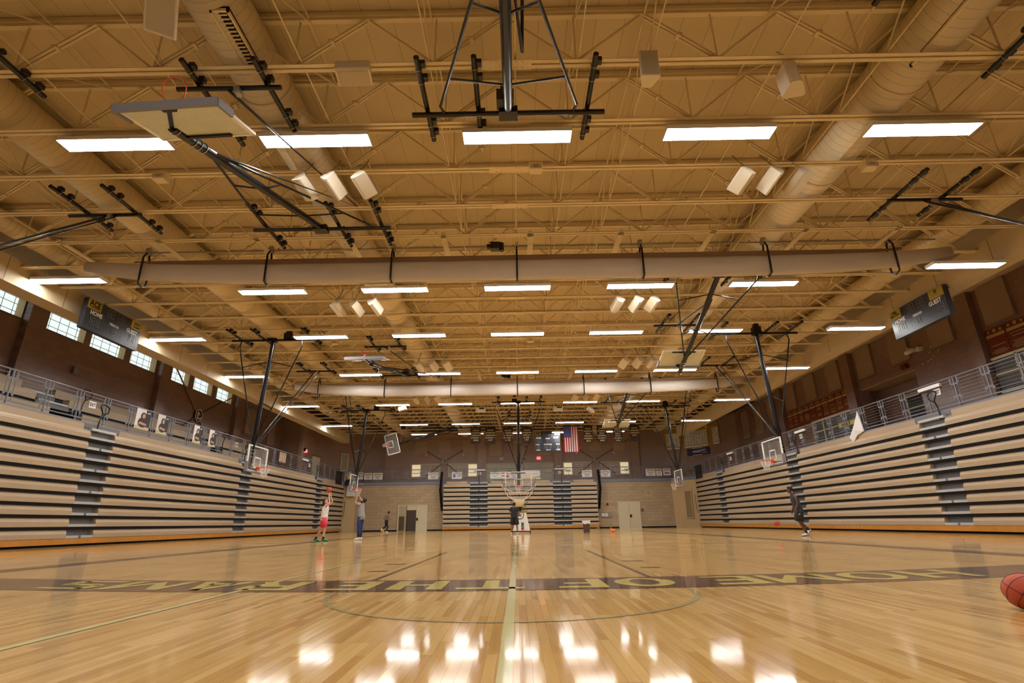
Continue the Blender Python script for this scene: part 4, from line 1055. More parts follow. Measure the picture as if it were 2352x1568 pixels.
banner(8.44,9.47,8.5,10.22,['STATE','CHAMPIONS','BOYS','BASKETBALL','CLASS A','2005'],'brown banner BOYS BASKETBALL CLASS A 2005')
banner(10.1,11.1,8.47,10.14,['STATE','CHAMPIONS','GIRLS','TRACK','CLASS B','1976'],'brown banner GIRLS TRACK CLASS B 1976')
banner(11.84,12.88,8.49,10.2,['STATE','CHAMPIONS','GYMNASTICS','2017'],'brown banner GYMNASTICS 2017, rightmost of the row')
# flag hung vertically
t = thing('flag', (5.18,50,6.88), 'american flag hanging vertically beside the far scoreboard', 'flag')
fx0, fx1, fz0, fz1, fy = 4.48, 5.87, 6.88, 9.27, 50.0; n = 13
st = [MB(), MB()]; N = 26
def fyw(x): return fy + .035*math.sin((x-fx0)*9)
for i in range(13):
    xa = fx0+(fx1-fx0)*i/13; xb = fx0+(fx1-fx0)*(i+1)/13
    b = st[i % 2]; ztop = fz1
    b.add([(xa,fyw(xa),fz0),(xb,fyw(xb),fz0),(xb,fyw(xb),ztop),(xa,fyw(xa),ztop),(xa,fyw(xa)+.008,fz0),(xb,fyw(xb)+.008,fz0),(xb,fyw(xb)+.008,ztop),(xa,fyw(xa)+.008,ztop)],[(0,1,2,3),(7,6,5,4),(0,4,5,1),(3,2,6,7)])
st[0].build('red_stripes', 'red', parent=t); st[1].build('white_stripes', 'cloth', parent=t)
b = MB(); ux = fx0+(fx1-fx0)*7/13; cz = fz1-1.05
b.box(fx0-.005, ux, fy-.052, fy-.046, cz, fz1); c_ = b.build('union', 'blue', parent=t)
b = MB()
for r in range(9):
    for k in range(6 if r % 2 == 0 else 5):
        x = fx0+.07+(ux-fx0-.14)*(r/8); z = cz+.08+(fz1-cz-.16)*((k+(.0 if r % 2 == 0 else .5))/5)
        pts = [(x+(.03 if i % 2 == 0 else .012)*math.sin(i*PI/5), fy-.053, z+(.03 if i % 2 == 0 else .012)*math.cos(i*PI/5)) for i in range(10)]
        b.add(pts, [tuple(range(10))[::-1]])
b.build('stars', 'cloth', parent=c_)
MB().tube((fx0-.05,fy,fz1),(fx1+.05,fy,fz1), .02, 8).build('hanging_rod', 'black', parent=t)

# ------------------------------------------------------------------ far wall fittings (wall plane y = 60)
K = 60/57.0
def fx(x): return x*K
def fz(z): return .64+(z-.64)*K
def far_panel(x0,x1,z0,z1,label):
    x0,x1,z0,z1 = fx(x0),fx(x1),fz(z0),fz(z1); o = MB().box(x0,x1,59.86,60,z0,z1).build('acoustic_panel','panel_far'); tag(o, label, 'wall panel', 'acoustic panels on the far wall')
far_panel(-10.93,-9.6,7.82,9.14,'square tan acoustic panel, leftmost on the far wall')
far_panel(-8.36,-7.03,7.82,9.12,'square tan acoustic panel above the left ram medallion')
far_panel(-5.78,-4.48,7.8,9.1,'square tan acoustic panel left of the first far pillar')
far_panel(-2.89,-1.6,7.42,9.03,'tall tan acoustic panel above the left triple doors')
far_panel(-.27,.96,7.4,8.99,'tall tan acoustic panel behind the middle mast')
far_panel(2.28,3.55,7.43,9.0,'tan acoustic panel mostly hidden by the far scoreboard')
far_panel(7.8,9.03,7.8,8.9,'square tan acoustic panel above the right ram medallion')
far_panel(10.37,11.57,7.82,8.9,'square tan acoustic panel, rightmost on the far wall')
for x, lab in ((-9.73,'left of the left ram medallion'),(-5.7,'right of the left ram medallion'),(6.4,'left of the right ram medallion'),(10.4,'right of the right ram medallion')):
    o = MB().ball((fx(x),59.9,fz(7.59)), .11, 12, 8, (1,.6,1)).build('wall_globe', 'white', smooth=True); tag(o, 'small white round fitting on the far wall %s' % lab, 'wall fitting', 'white round fittings on the far wall')
def medallion(c, n, label, R=.35):
    c = V(c); n = V(n); up = V((0,0,1)); rx = up.cross(n)
    t = thing('round_emblem', c, label, 'emblem', 'round ram emblems on the walls')
    MB().disc(c, R, n, .12, 28).build('disc', 'black', parent=t)
    MB().torus(c+n*.12, R-.03, .035, n, 28, 6).build('gold_ring', 'bannergold', parent=t)
    b = MB()
    # curling horn and head in pale relief
    pts = [c+n*.13+(rx*math.cos(a)+up*math.sin(a))*(R*.18+R*.5*a/7) for a in [k*.5 for k in range(13)]]
    b.path(pts, [.03+.002*k for k in range(13)], 6); b.path([c+n*.13-rx*R*.2+up*R*.55, c+n*.13-rx*R*.5, c+n*.13-rx*R*.35-up*R*.55], [.05,.06,.03], 6)
    b.build('ram_relief', 'offwhite', parent=t)
medallion((fx(-7.76),60,fz(6.9)),(0,-1,0),'round ram emblem over the left office windows of the far wall')
medallion((fx(8.4),60,fz(6.9)),(0,-1,0),'round ram emblem over the right office windows of the far wall')
medallion((-21.5,34.75,7.76),(1,0,0),'round ram emblem on the left wall', .42)
def brace(p0, p1, label, r=.055):
    o = MB().tube(p0, p1, r, 8).build('wall_brace', 'brown_pl'); tag(o, label, 'brace', 'diagonal brown rods crossing at the ram emblems')
for cx, xa, xb, s in ((-7.76,-11.2,-4.3,'left'),(8.4,4.9,12.1,'right')):
    X0, Z0 = fx(cx), fz(6.9)
    for (xe, ze, q) in ((xa,9.0,'upper left'),(xb,9.0,'upper right'),(cx-(cx-xa)*.55,5.4,'lower left'),(cx+(xb-cx)*.55,5.4,'lower right')):
        brace((X0,59.93,Z0),(fx(xe),59.93,fz(ze)), 'brown diagonal rod running %s from the %s ram emblem on the far wall' % (q, s))
for (ye, ze, q) in ((31.5,10.25,'upper left'),(38.6,9.9,'upper right'),(36.6,5.6,'lower right'),(32.4,6.2,'lower left')):
    brace((-21.42,34.75,7.76),(-21.42,ye,ze), 'brown diagonal rod running %s from the ram emblem on the left wall' % q, .045)
# office windows in the far wall
nwin = [8]
def office_window(x0,x1,z0,z1,fills):
    x0,x1,z0,z1 = fx(x0),fx(x1),fz(z0),fz(z1); w = (x1-x0)/3
    t = bpy.data.objects.new('window_%d' % nwin[0], None); nwin[0] += 1; COL.objects.link(t); t.location = ((x0+x1)/2,60,z0); struct(t)
    b = MB(); e = .06
    b.box(x0-e,x1+e,59.9,60,z1,z1+.1); b.box(x0-e,x1+e,59.9,60,z0-.1,z0)
    for i in range(4): b.box(x0+w*i-e,x0+w*i+e,59.9,60,z0,z1)
    b.build('window_frame', 'door_tan', parent=t)
    for i, m in enumerate(fills):
        MB().box(x0+w*i+e,x0+w*(i+1)-e,59.96,59.99,z0,z1).build('window_backing', m, parent=t)
        if m == 'win_yel':
            b = MB()
            for k in range(2): zz = z0+(z1-z0)*(.25+.3*k); b.box(x0+w*i+.12,x0+w*(i+1)-.1,59.94,59.955,zz,zz+.09)
            b.build('shelf_edge', 'white', parent=t)
    MB().box(x0,x1,59.925,59.93,z0,z1).build('pane', 'pane_clear', parent=t)
M['pane_clear'] = glass_mat('clear window pane', (0.6,0.6,0.6), 0.06, 0.03)
office_window(-11.2,-8.2,5.4,6.62,['win_yel','pink_int','pink_int'])
office_window(-7.23,-4.2,5.38,6.6,['pink_int','pink_int','win_yel'])
office_window(4.93,7.85,5.4,6.6,['win_yel','pink_int','pink_int'])
office_window(8.95,11.9,5.4,6.58,['pink_int','pink_int','win_yel'])
ndoor = [1]
def door_struct(loc):
    t = bpy.data.objects.new('door_%d' % ndoor[0], None); ndoor[0] += 1; COL.objects.link(t); t.location = loc; return struct(t)
for x0, x1 in ((-3.2,-.1),(.77,3.85)):
    x0, x1 = fx(x0), fx(x1); w = (x1-x0)/3; z1 = fz(6.58); t = door_struct(((x0+x1)/2,60,DZ))
    b = MB(); b.box(x0-.06,x1+.06,59.9,60,z1,z1+.09)
    for i in range(4): b.box(x0+w*i-.05,x0+w*i+.05,59.9,60,DZ,z1)
    b.build('door_frame', 'door_tan', parent=t)
    for i in range(3):
        d = MB().box(x0+w*i+.06,x0+w*(i+1)-.06,59.93,59.98,DZ,z1-.02).build('door_leaf', 'door_tan', parent=t)
        MB().box(x0+w*i+.3,x0+w*i+.8,59.84,59.93,z1-.22,z1-.08).build('door_closer', 'step_light', parent=d)
        MB().box(x0+w*i+.15,x0+w*(i+1)-.15,59.86,59.93,DZ+1.0,DZ+1.06).build('push_bar', 'galv', parent=d)
def exit_sign(c, n, lab, lit=True):
    c = V(c); n = V(n); rx = V((0,0,1)).cross(n); t = thing('exit_sign', c, lab, 'exit sign', 'red EXIT signs')
    MB().obox(c, rx*.2, V((0,0,.13)), n*.04).build('sign_box', 'white' if not lit else 'exit', parent=t)
    b = MB(); text_mesh(b, 'EXIT', c+n*.045, rx, (0,0,1), .15, width=.32, bold=.03); b.build('lettering', 'red' if not lit else 'white', parent=t)
exit_sign((fx(-1.64),59.95,fz(7.14)),(0,-1,0),'EXIT sign with red letters above the left far triple doors', False)
exit_sign((fx(2.34),59.95,fz(7.14)),(0,-1,0),'glowing red EXIT sign above the right far triple doors')
exit_sign((-19.55,48.97,7.2),unit((.97,-.2,0)),'glowing red EXIT sign on the slanted far left wall')
o = MB().box(fx(.58),fx(.95),59.9,59.96,fz(7.0),fz(7.18)).build('wall_clock_box','plaque'); tag(o,'small dark wall box beside the middle mast above the far doors','wall box')
o = MB().box(fx(4.22),fx(4.5),59.66,59.71,fz(5.98),fz(6.3)).build('notice','white'); tag(o,'small white and blue notice on the far pillar right of the doors','notice')
b = MB().box(fx(4.26),fx(4.46),59.655,59.66,fz(6.05),fz(6.2)).build('notice_picture','blue',parent=o)
o = MB().box(fx(.2),fx(.62),59.62,59.64,fz(5.9),fz(6.5)).build('notice','cloth'); tag(o,'pale sheet of paper between the two far triple doors','notice')
# small boxes on the slanted walls
o = MB().box(-19.5,-19.36,48.35,48.5,7.1,7.4).build('wall_box','matte_black'); tag(o,'small black box on the slanted far left wall beside the EXIT sign','wall box')
# doorway on the slanted left wall
t = door_struct((-18.2,52,DZ)); d_ = V((.1,1,0)).normalized(); nn_ = V((d_.y,-d_.x,0)); pc = V((-18.05,52.2,DZ+1.15)); pc2 = pc + nn_*-.9
MB().obox(V((-19.72,52.2,DZ+1.1)), d_*.75, V((0,0,1.1)), nn_*.05).build('door_leaf','door_tan',parent=t)
MB().obox(V((-19.72,52.2,DZ+2.25)), d_*.85, V((0,0,.06)), nn_*.09).build('door_frame','brown_pl',parent=t)
# louvred grilles
def louver(c, rx, n, w, h, nslat, label, frame='door_tan'):
    c = V(c); rx = V(rx).normalized(); n = V(n).normalized(); up = V((0,0,1)); t = thing('louvre_grille', c-up*h/2, label, 'vent grille')
    b = MB()
    for s in (-1,1): b.obox(c+rx*s*w/2, rx*.04, up*h/2, n*.04); 
    b.obox(c+up*h/2, rx*(w/2+.04), up*.03, n*.04); b.obox(c-up*h/2, rx*(w/2+.04), up*.03, n*.04); b.build('frame', frame, parent=t)
    MB().obox(c, rx*w/2, up*h/2, n*.012).build('slot_back', 'matte_black', parent=t)
    b = MB()
    for i in range(nslat): b.obox(c+up*(-h/2+h*(i+.5)/nslat), rx*w/2, up*h/nslat*.27, n*.03)
    b.build('slats', frame, parent=t)
louver((-18.3,56.5,6.95), (.59,.8,0), (.8,-.59,0), .85, 1.75, 14, 'tall cream louvred grille on the slanted left corner wall')
louver((17.35,55.62,2.2), (1,-1.1,0), (-.74,-.67,0), .75, 2.65, 22, 'tall dark slotted grille low on the beige wall at the far right', 'beige')

# ------------------------------------------------------------------ lower far wall: doors and fittings (plane y = 57)
t = door_struct((-10.85,57,0))
b = MB(); b.box(-12.38,-9.36,56.93,57,2.47,2.56); b.box(-12.42,-12.34,56.9,57,0,2.56); b.box(-9.42,-9.34,56.9,57,0,2.56); b.build('door_frame','door_tan',parent=t)
d = MB(); d.add([(-12.34,56.96,0),(-11.55,56.5,0),(-11.55,56.5,2.46),(-12.34,56.96,2.46),(-12.34,57.0,0),(-11.53,56.54,0),(-11.53,56.54,2.46),(-12.34,57.0,2.46)],[(0,1,2,3),(7,6,5,4),(3,2,6,7),(1,5,6,2),(0,4,5,1)])
dl = d.build('door_leaf','door_tan',parent=t)
d = MB(); d.add([(-12.27,56.91,.05),(-11.62,56.53,.05),(-11.62,56.53,1.42),(-12.27,56.91,1.42)],[(0,1,2,3)]); d.build('kick_plate','steelplate',parent=dl)
MB().box(-11.5,-10.52,56.955,56.98,0,2.03).build('door_opening','door_int',parent=t)
MB().box(-11.5,-10.52,56.955,56.98,2.03,2.46).build('transom','door_tan',parent=t)
d = MB().box(-10.5,-9.42,56.92,56.97,0,2.46).build('door_leaf','door_tan',parent=t)
b = MB(); b.box(-10.46,-10.3,56.86,56.92,1.0,1.26); b.tube((-10.38,56.84,1.03),(-10.38,56.84,1.23),.03,8); b.build('door_pull','black',parent=d)
t = door_struct((11.55,57,0))
b = MB(); b.box(10.42,12.68,56.93,57,2.5,2.58); b.box(10.4,10.5,56.9,57,0,2.58); b.box(12.6,12.7,56.9,57,0,2.58); b.build('door_frame','door_tan',parent=t)
MB().box(10.5,11.54,56.92,56.97,0,2.5).build('door_leaf','door_tan',parent=t)
d = MB().box(11.56,12.6,56.92,56.97,0,2.5).build('door_leaf','door_tan',parent=t)
b = MB(); b.box(11.58,11.74,56.86,56.92,1.02,1.3); b.tube((11.68,56.84,1.05),(11.68,56.84,1.26),.035,8); b.build('door_pull','black',parent=d)
o = MB().box(13.36,14.14,56.97,57,3.08,3.76)
b = MB()
for (x0,x1,z0,z1) in ((13.33,14.15,3.07,3.78),): 
    b.box(x0,x1,56.985,57,z1-.05,z1); b.box(x0,x1,56.985,57,z0,z0+.05); b.box(x0,x0+.05,56.985,57,z0,z1); b.box(x1-.05,x1,56.985,57,z0,z1)
    b.box(x0+.12,x1-.1,56.985,57,z1-.16,z1-.12); b.box(x0+.12,x1-.1,56.985,57,z0+.1,z0+.14); b.box(x0+.12,x0+.16,56.985,57,z0+.1,z1-.12); b.box(x1-.14,x1-.1,56.985,57,z0+.1,z1-.12)
M['yellow'] = mat('yellow tape', (0.62,0.52,0.14), 0.6)
tag(b.build('tape_target','yellow'),'double yellow taped rectangle on the beige far wall','wall marking')
t = thing('fuse_panel', (9.15,56.9,1.1), 'grey wall box with white sheets left of the right double doors', 'wall box')
MB().box(8.62,9.68,56.86,57,1.1,1.5).build('box_body','galv',parent=t)
MB().box(8.66,8.95,56.85,56.86,1.16,1.44).box(9.0,9.28,56.85,56.86,1.14,1.46).build('paper','cloth',parent=t)
o = MB().box(9.22,9.44,56.93,57,2.24,2.44).build('fire_alarm','plaque'); tag(o,'small reddish alarm box on the beige wall left of the right doors','alarm')
o = MB().box(12.8,13.05,56.93,57,1.62,1.84).build('switch_plate','brown_pl'); tag(o,'small brown control plate right of the right double doors','switch')
o = MB().box(-17.7,-16.95,56.2,56.7,3.47,4.52).build('wall_cabinet','cloth'); tag(o,'white box high on the corner at the far end of the left bleachers','cabinet')
o = MB().box(-18.2,-17.5,56.6,56.64,4.3,6.0).build('hanging_sheet','cloth'); tag(o,'white sheet hanging in the railing corner behind the folded black rails','sheet')
# stacked black chair frames with a yellow cloth in the corner
t = thing('stacked_gear', (-17.3,55.3,4.3), 'pile of black gear with a yellow cloth at the far end of the left bleachers', 'gear')
b = MB()
for i in range(8): b.ball((-17.55+.07*i,55.4,4.75+.1*(i % 3)), .16, 8, 6, (1,1,1.6))
b.build('gear_pile','black',parent=t)
MB().ball((-17.3,55.2,5.25), .16, 8, 6, (1,.6,1.2)).build('yellow_cloth','yellow',parent=t)

# sponsor banners on the far railing
def sponsor(x0,x1,z0,z1,kind,label,y=56.9):
    t = thing('sponsor_banner', ((x0+x1)/2,y,z0), label, 'banner', 'white banners on the far railing')
    MB().box(x0,x1,y,y+.012,z0,z1).build('sheet','cloth',parent=t)
    b = MB(); w = x1-x0; h = z1-z0; cx = (x0+x1)/2
    for k in range(9):
        u = (k-4)/4.5; b.box(cx+u*w*.42-.04,cx+u*w*.42+.045,y-.006,y,z1-.13-h*.10*u*u-.07,z1-.07-h*.10*u*u)
    b.build('arched_heading','gold',parent=t)
    c = MB()
    if kind == 'lines':
        for k in range(3): c.box(cx-w*(.3-.05*k),cx+w*(.3-.05*k),y-.006,y,z0+h*(.48-.17*k),z0+h*(.48-.17*k)+.045)
        c.build('text_lines','seg',parent=t)
    elif kind == 'disc':
        c.disc((x0+w*.25,y,z0+h*.45), h*.22, (0,-1,0), .006, 16); c.build('round_logo','bluelogo',parent=t)
        MB().box(x0+w*.5,x1-w*.08,y-.006,y,z0+h*.4,z0+h*.5).build('text_lines','seg',parent=t)
    elif kind == 'blue':
        c.box(cx-w*.35,cx+w*.35,y-.006,y,z0+h*.22,z0+h*.42); c.box(cx-w*.25,cx-w*.05,y-.006,y,z0+h*.42,z0+h*.52); c.build('blue_logo','bluelogo',parent=t)
    elif kind == 'wave':
        c.path([(cx-w*.2,y-.004,z0+h*.3),(cx-w*.08,y-.004,z0+h*.5),(cx+w*.05,y-.004,z0+h*.36),(cx+w*.22,y-.004,z0+h*.52)], .025, 5); c.build('swoosh_logo','seg',parent=t)
    elif kind == 'red':
        c.box(cx-w*.36,cx+w*.02,y-.006,y,z0+h*.35,z0+h*.48); c.box(cx+w*.14,cx+w*.4,y-.006,y,z0+h*.2,z0+h*.5); c.build('red_logo','red',parent=t)
M['bluelogo'] = mat('blue print', (0.10,0.17,0.5), 0.6)
for a in ((-17.0,-16.3,5.2,5.92,'disc','white banner with a round blue logo, leftmost on the far railing'),
          (-16.2,-15.35,5.17,5.84,'lines','white banner behind the far left lowered hoop'),
          (-15.25,-14.25,5.15,5.84,'lines','white banner just right of the far left lowered hoop'),
          (-9.4,-8.32,5.1,5.8,'lines','white banner on the railing below the left office windows, left one'),
          (-6.9,-5.83,5.1,5.8,'disc','white banner with a round blue logo left of the far bleachers'),
          (-2.83,-1.8,5.07,5.75,'wave','white banner with a dark bird-like mark before the left far doors'),
          (-1.77,-.77,5.05,5.76,'red','white banner with red print beside the middle hoop'),
          (-.75,.12,5.08,5.76,'lines','white banner partly behind the middle mast'),
          (6.86,7.92,5.1,5.8,'lines','white banner above the right end of the far bleachers'),
          (8.84,9.85,5.08,5.76,'lines','white banner just right of the black end rail of the far bleachers'),
          (13.6,14.6,5.12,5.84,'lines','white banner left of the far right lowered hoop'),
          (14.7,15.3,5.12,5.84,'lines','narrow white banner behind the far right mast'),
          (15.45,16.25,5.15,5.86,'blue','white banner with a blue logo, rightmost on the far railing')): sponsor(*a)
t = thing('wide_banner', (1.43,56.88,4.92), 'wide white banner with a yellow swoosh before the right far triple doors', 'banner')
MB().box(.4,2.45,56.88,56.892,4.95,5.88).build('sheet','cloth',parent=t)
b = MB()
for i in range(10):
    u0 = i/10; u1 = (i+1)/10; f = lambda u: 4.95+.32*(abs(u-.25)**1.6); g = lambda u: f(u)+.06+.14*u
    b.add([(.4+2.05*u0,56.876,f(u0)),(.4+2.05*u1,56.876,f(u1)),(.4+2.05*u1,56.876,g(u1)),(.4+2.05*u0,56.876,g(u0))],[(0,1,2,3)])
b.build('yellow_swoosh','yellow',parent=t)
b = MB(); text_mesh(b,'Meet Champions',(1.9,56.876,5.5),(1,0,0),(0,0,1),.09,width=.8); b.build('print','plaque',parent=t)

# big record banners on the curved far right wall
def on_curve(u, off=0.0, pts=cr_):
    n = len(pts)-1; f = u*n; i = min(n-1, int(f)); q = f-i
    a = V((*pts[i],0)); c = V((*pts[i+1],0)); d = (c-a).normalized(); nn = V((d.y,-d.x,0))
    return a.lerp(c, q)+nn*off
def curved_sheet(name, u0, u1, z0, z1, m, parent, off, n=10, th=.012):
    b = MB(); vs = []
    for i in range(n+1):
        p = on_curve(u0+(u1-u0)*i/n, off); q = on_curve(u0+(u1-u0)*i/n, off-th)
        vs += [(p.x,p.y,z0),(p.x,p.y,z1),(q.x,q.y,z0),(q.x,q.y,z1)]
    fs = []
    for i in range(n):
        a = i*4; c = a+4; fs += [(a,c,c+1,a+1),(a+2,a+3,c+3,c+2),(a+1,c+1,c+3,a+3),(a,a+2,c+2,c)]
    b.add(vs, fs); return b.build(name, m, parent=parent)
M['navy'] = mat('navy vinyl', (0.035,0.04,0.14), 0.6)
M['goldsheet'] = mat('mustard vinyl', (0.34,0.22,0.045), 0.6)
t = thing('record_banner', (*on_curve(.42)[:2], 7.6), 'large mustard record banner with white name tables on the curved far right wall', 'banner')
curved_sheet('sheet', .235, .80, 7.95, 10.2, 'goldsheet', t, .06, 14)
for (u0,u1) in ((.25,.37),(.415,.655),(.715,.79)):
    s = curved_sheet('name_table', u0, u1, 8.28, 9.72, 'cloth', t, .075, 6)
    b = MB(); n = 8 if u1-u0 > .12 else 3
    for i in range(n):
        u = u0+(u1-u0)*(i+.35)/n
        for k in range(14):
            if rnd.random() < .8:
                p = on_curve(u, .09); d = (on_curve(u+.01,.09)-p).normalized(); L = rnd.uniform(.06,.16); b.obox(V((p.x,p.y,8.36+.095*k)), d*L, V((0,0,.017)), V((d.y,-d.x,0))*.003)
    b.build('name_lines','seg',parent=s)
for (u0,u1) in ((.25,.37),(.415,.655),(.715,.79)): curved_sheet('footer_strip', u0, u1, 8.02, 8.2, 'cloth', t, .075, 5)
b = MB(); p = on_curve(.53,.08); d = (on_curve(.56,.08)-on_curve(.50,.08)).normalized(); text_mesh(b,'HOLT RAMS',(p.x,p.y,10.03),d,(0,0,1),.26,width=2.1,bold=.03,extr=.02); b.build('title','banner',parent=t)
b = MB(); p = on_curve(.665,.1); b.ball((p.x,p.y,9.98), .17, 10, 8, (1,.5,1.3)); b.build('ram_head_emblem','offwhite',parent=t)
t = thing('blue_banner', (*on_curve(.55)[:2], 7.0), 'dark blue sponsor banner hanging under the mustard record banner', 'banner')
curved_sheet('sheet', .43, .665, 7.15, 7.9, 'navy', t, .07, 6)
b = MB()
p = on_curve(.51,.09); d = (on_curve(.54,.09)-p).normalized(); b.obox(V((p.x,p.y,7.55)), d*.45, V((0,0,.09)), V((d.y,-d.x,0))*.004)
p2 = on_curve(.555,.1); pts = [V((p2.x,p2.y,7.56))+d*((.2 if i % 2 == 0 else .08)*math.sin(i*PI/5))+V((0,0,(.2 if i % 2 == 0 else .08)*math.cos(i*PI/5))) for i in range(10)]; b.add(pts,[tuple(range(10))[::-1]])
b.build('star_logo','bannergold',parent=t)
b = MB()
for z, a, w in ((7.68,.605,.42),(7.56,.605,.5),(7.36,.615,.4),(7.9,.55,.9),(7.18,.52,.7)): p = on_curve(a,.09); b.obox(V((p.x,p.y,z)), d*w, V((0,0,.025)), V((d.y,-d.x,0))*.004)
b.build('print_lines','cloth',parent=t)

# ------------------------------------------------------------------ right wall fittings (plane x = 21.5)
def rp(y0,y1,z0,z1,label):
    o = MB().box(21.36,21.5,y0,y1,z0,z1).build('acoustic_panel','panel'); tag(o,label,'wall panel','brown acoustic panels on the right wall')
rp(20.95,22.4,8.77,10.58,'brown acoustic panel on the right wall, nearest the viewer')
rp(24.25,25.7,8.75,10.58,'brown acoustic panel on the right wall below the scoreboard')
rp(27.3,28.7,8.75,10.58,'brown acoustic panel on the right wall behind the white camera')
rp(30.25,31.75,8.73,10.58,'brown acoustic panel on the right wall just before the nearer pillar')
rp(33.65,35.05,8.71,10.58,'brown acoustic panel over the near end of the glossy record boards')
rp(36.65,38.0,8.71,10.58,'brown acoustic panel over the middle of the glossy record boards')
rp(39.5,40.95,8.68,10.58,'brown acoustic panel over the far end of the glossy record boards')
rp(42.9,44.2,7.9,10.2,'brown acoustic panel behind the right lowered hoop mast')
rp(45.4,46.8,7.7,10.2,'brown acoustic panel second past the farther right pillar')
rp(48.2,49.6,7.7,10.2,'brown acoustic panel on the right wall, farthest from the viewer')
o = MB().box(-21.5,-21.38,41.0,42.4,7.6,9.6).build('acoustic_panel','panel'); tag(o,'brown acoustic panel on the left wall past the last window','wall panel')
o = MB().box(-21.5,-21.38,45.0,46.2,7.3,9.0).build('acoustic_panel','panel'); tag(o,'brown acoustic panel on the left wall near the dark corner','wall panel')
def plaque(y0,y1,z0,z1,label,g,seed=0):
    t = thing('record_board', (21.46,(y0+y1)/2,z0), label, 'record board', g)
    MB().box(21.44,21.5,y0+.012,y1-.012,z0,z1).build('board','plaque',parent=t)
    r = random.Random(seed); b = MB(); m = (y0+y1)/2; w = y1-y0
    b.box(21.432,21.44,y0+.05,y1-.05,z1-.40,z1-.26); b.disc((21.44,m,z1-.12), .085, (-1,0,0), .01, 14)
    for s in (-1,1): b.box(21.432,21.44,m+s*w*.3-.05,m+s*w*.3+.05,z1-.19,z1-.08)
    b.build('gold_header','gold',parent=t)
    b = MB(); z = z1-.52
    while z > z0+.12:
        if r.random() < .6: q = r.uniform(.25,.42)*w; b.box(21.436,21.44,m-q,m+q,z,z+.022)
        z -= .07
    b.build('name_lines','gold',parent=t)
for i in range(10):
    plaque(33.1+.82*i, 33.1+.82*(i+1), 7.24, 8.56, 'glossy red brown record board with gold heading, %s one from the nearer pillar' % ordn(i), 'record boards over the long window', i)
for i in range(6):
    plaque(22.7-1.02*(i+1), 22.7-1.02*i, 7.32, 8.60, 'large glossy red brown record board, %s one right of the near pillar' % ordn(i), 'record boards at the right edge', 20+i)
def side_window(num, y0, y1, z0, z1, muls, mids, label=None):
    t = bpy.data.objects.new('window_%d' % num, None); COL.objects.link(t); t.location = (21.5,(y0+y1)/2,z0); struct(t)
    b = MB(); e = .05
    b.box(21.4,21.5,y0-e,y1+e,z1-.05,z1+.06)
    for y in [y0,*muls,y1]: b.box(21.4,21.5,y-e,y+e,z0,z1)
    for z in mids: b.box(21.41,21.5,y0,y1,z-.035,z+.035)
    b.build('window_frame','door_tan',parent=t)
    MB().box(21.47,21.49,y0,y1,z0,z1).build('window_backing','dark_void',parent=t)
    b = MB()
    z = z0+.05
    while z < z1-.3: b.box(21.455,21.465,y0+.1,y1-.1,z,z+.02); z += .06
    b.build('blind_slats','seg',parent=t)
    MB().box(21.44,21.445,y0,y1,z0,z1).build('pane','pane',parent=t)
side_window(12, 33.1, 37.95, DZ, 7.18, [34.4,35.7,36.6], [5.6,6.45])
side_window(13, 16.5, 22.8, DZ, 7.26, [18.4,20.0,21.55], [5.75,6.55])
# doors in the alcove
t = door_struct((22.75,27.6,DZ))
b = MB(); X = 22.68
for y in (25.6,26.35,26.9,28.4,28.75,30.1): b.box(X,22.75,y-.05,y+.05,DZ,7.22)
b.box(X,22.75,25.55,30.15,7.16,7.26); b.box(X,22.75,25.6,26.35,6.5,6.57); b.box(X,22.75,28.75,30.1,6.5,6.57); b.box(X,22.75,28.4,28.75,DZ,7.2)
b.build('door_frame','door_tan',parent=t)
for y0,y1 in ((26.95,27.63),(27.67,28.35)):
    d = MB().box(22.7,22.74,y0,y1,DZ,7.15).build('door_leaf','door_tan',parent=t)
    MB().box(22.69,22.7,y0+.06,y0+.42,DZ+.3,6.95).build('door_glass','dark_void',parent=d)
for y0,y1 in ((25.65,26.3),(28.8,30.05)): 
    MB().box(22.73,22.74,y0,y1,DZ,7.15).build('side_light','dark_void',parent=t)
    b = MB(); z = DZ+.1
    while z < 7.1: b.box(22.72,22.728,y0,y1,z,z+.02); z += .07
    b.build('blind_slats','seg',parent=t)
t = thing('wood_plaque', (22.7,27.9,7.53), 'dark wooden plaque with a gold disc over the alcove doors', 'plaque')
MB().box(22.68,22.75,27.57,28.22,7.53,8.08).build('board','plaque',parent=t)
MB().disc((22.68,27.9,7.8), .17, (-1,0,0), .02, 20).build('gold_disc','gold',parent=t)
o = MB().box(22.7,22.75,25.33,25.45,6.42,6.56).build('switch_plate','galv'); tag(o,'small grey switch plate right of the alcove doors','switch')
# wall camera
t = thing('wall_camera', (21.0,26.6,8.75), 'white camera on a bracket on the right wall under the scoreboard', 'camera')
b = MB(); b.box(21.3,21.5,26.45,26.75,8.95,9.15); b.bar((21.35,26.6,9.05),(20.9,26.75,9.12),.08); b.build('bracket','white',parent=t)
b = MB(); b.loft([((20.75,26.75,8.86),(0,0,.09),(.09,.06,0)),((20.85,26.65,8.9),(0,0,.12),(.11,.07,0)),((21.05,26.45,8.97),(0,0,.11),(.1,.07,0))],12); b.build('camera_body','white',parent=t,smooth=True)
MB().disc((20.745,26.76,8.86), .045, (-.6,.8,0), .03, 12).build('lens','black',parent=t)
b = MB()
for (y,z) in ((25.9,8.95),(25.5,8.62),(25.9,8.45),(26.1,8.35),(26.3,8.3),(26.4,9.05),(26.05,8.7),(26.7,8.25)): b.box(21.485,21.5,y-.035,y+.035,z-.02,z+.02)
tag(b.build('patch_marks','white'), 'scattered small white paint chips on the right wall beside the camera', 'wall marks', kind='stuff')
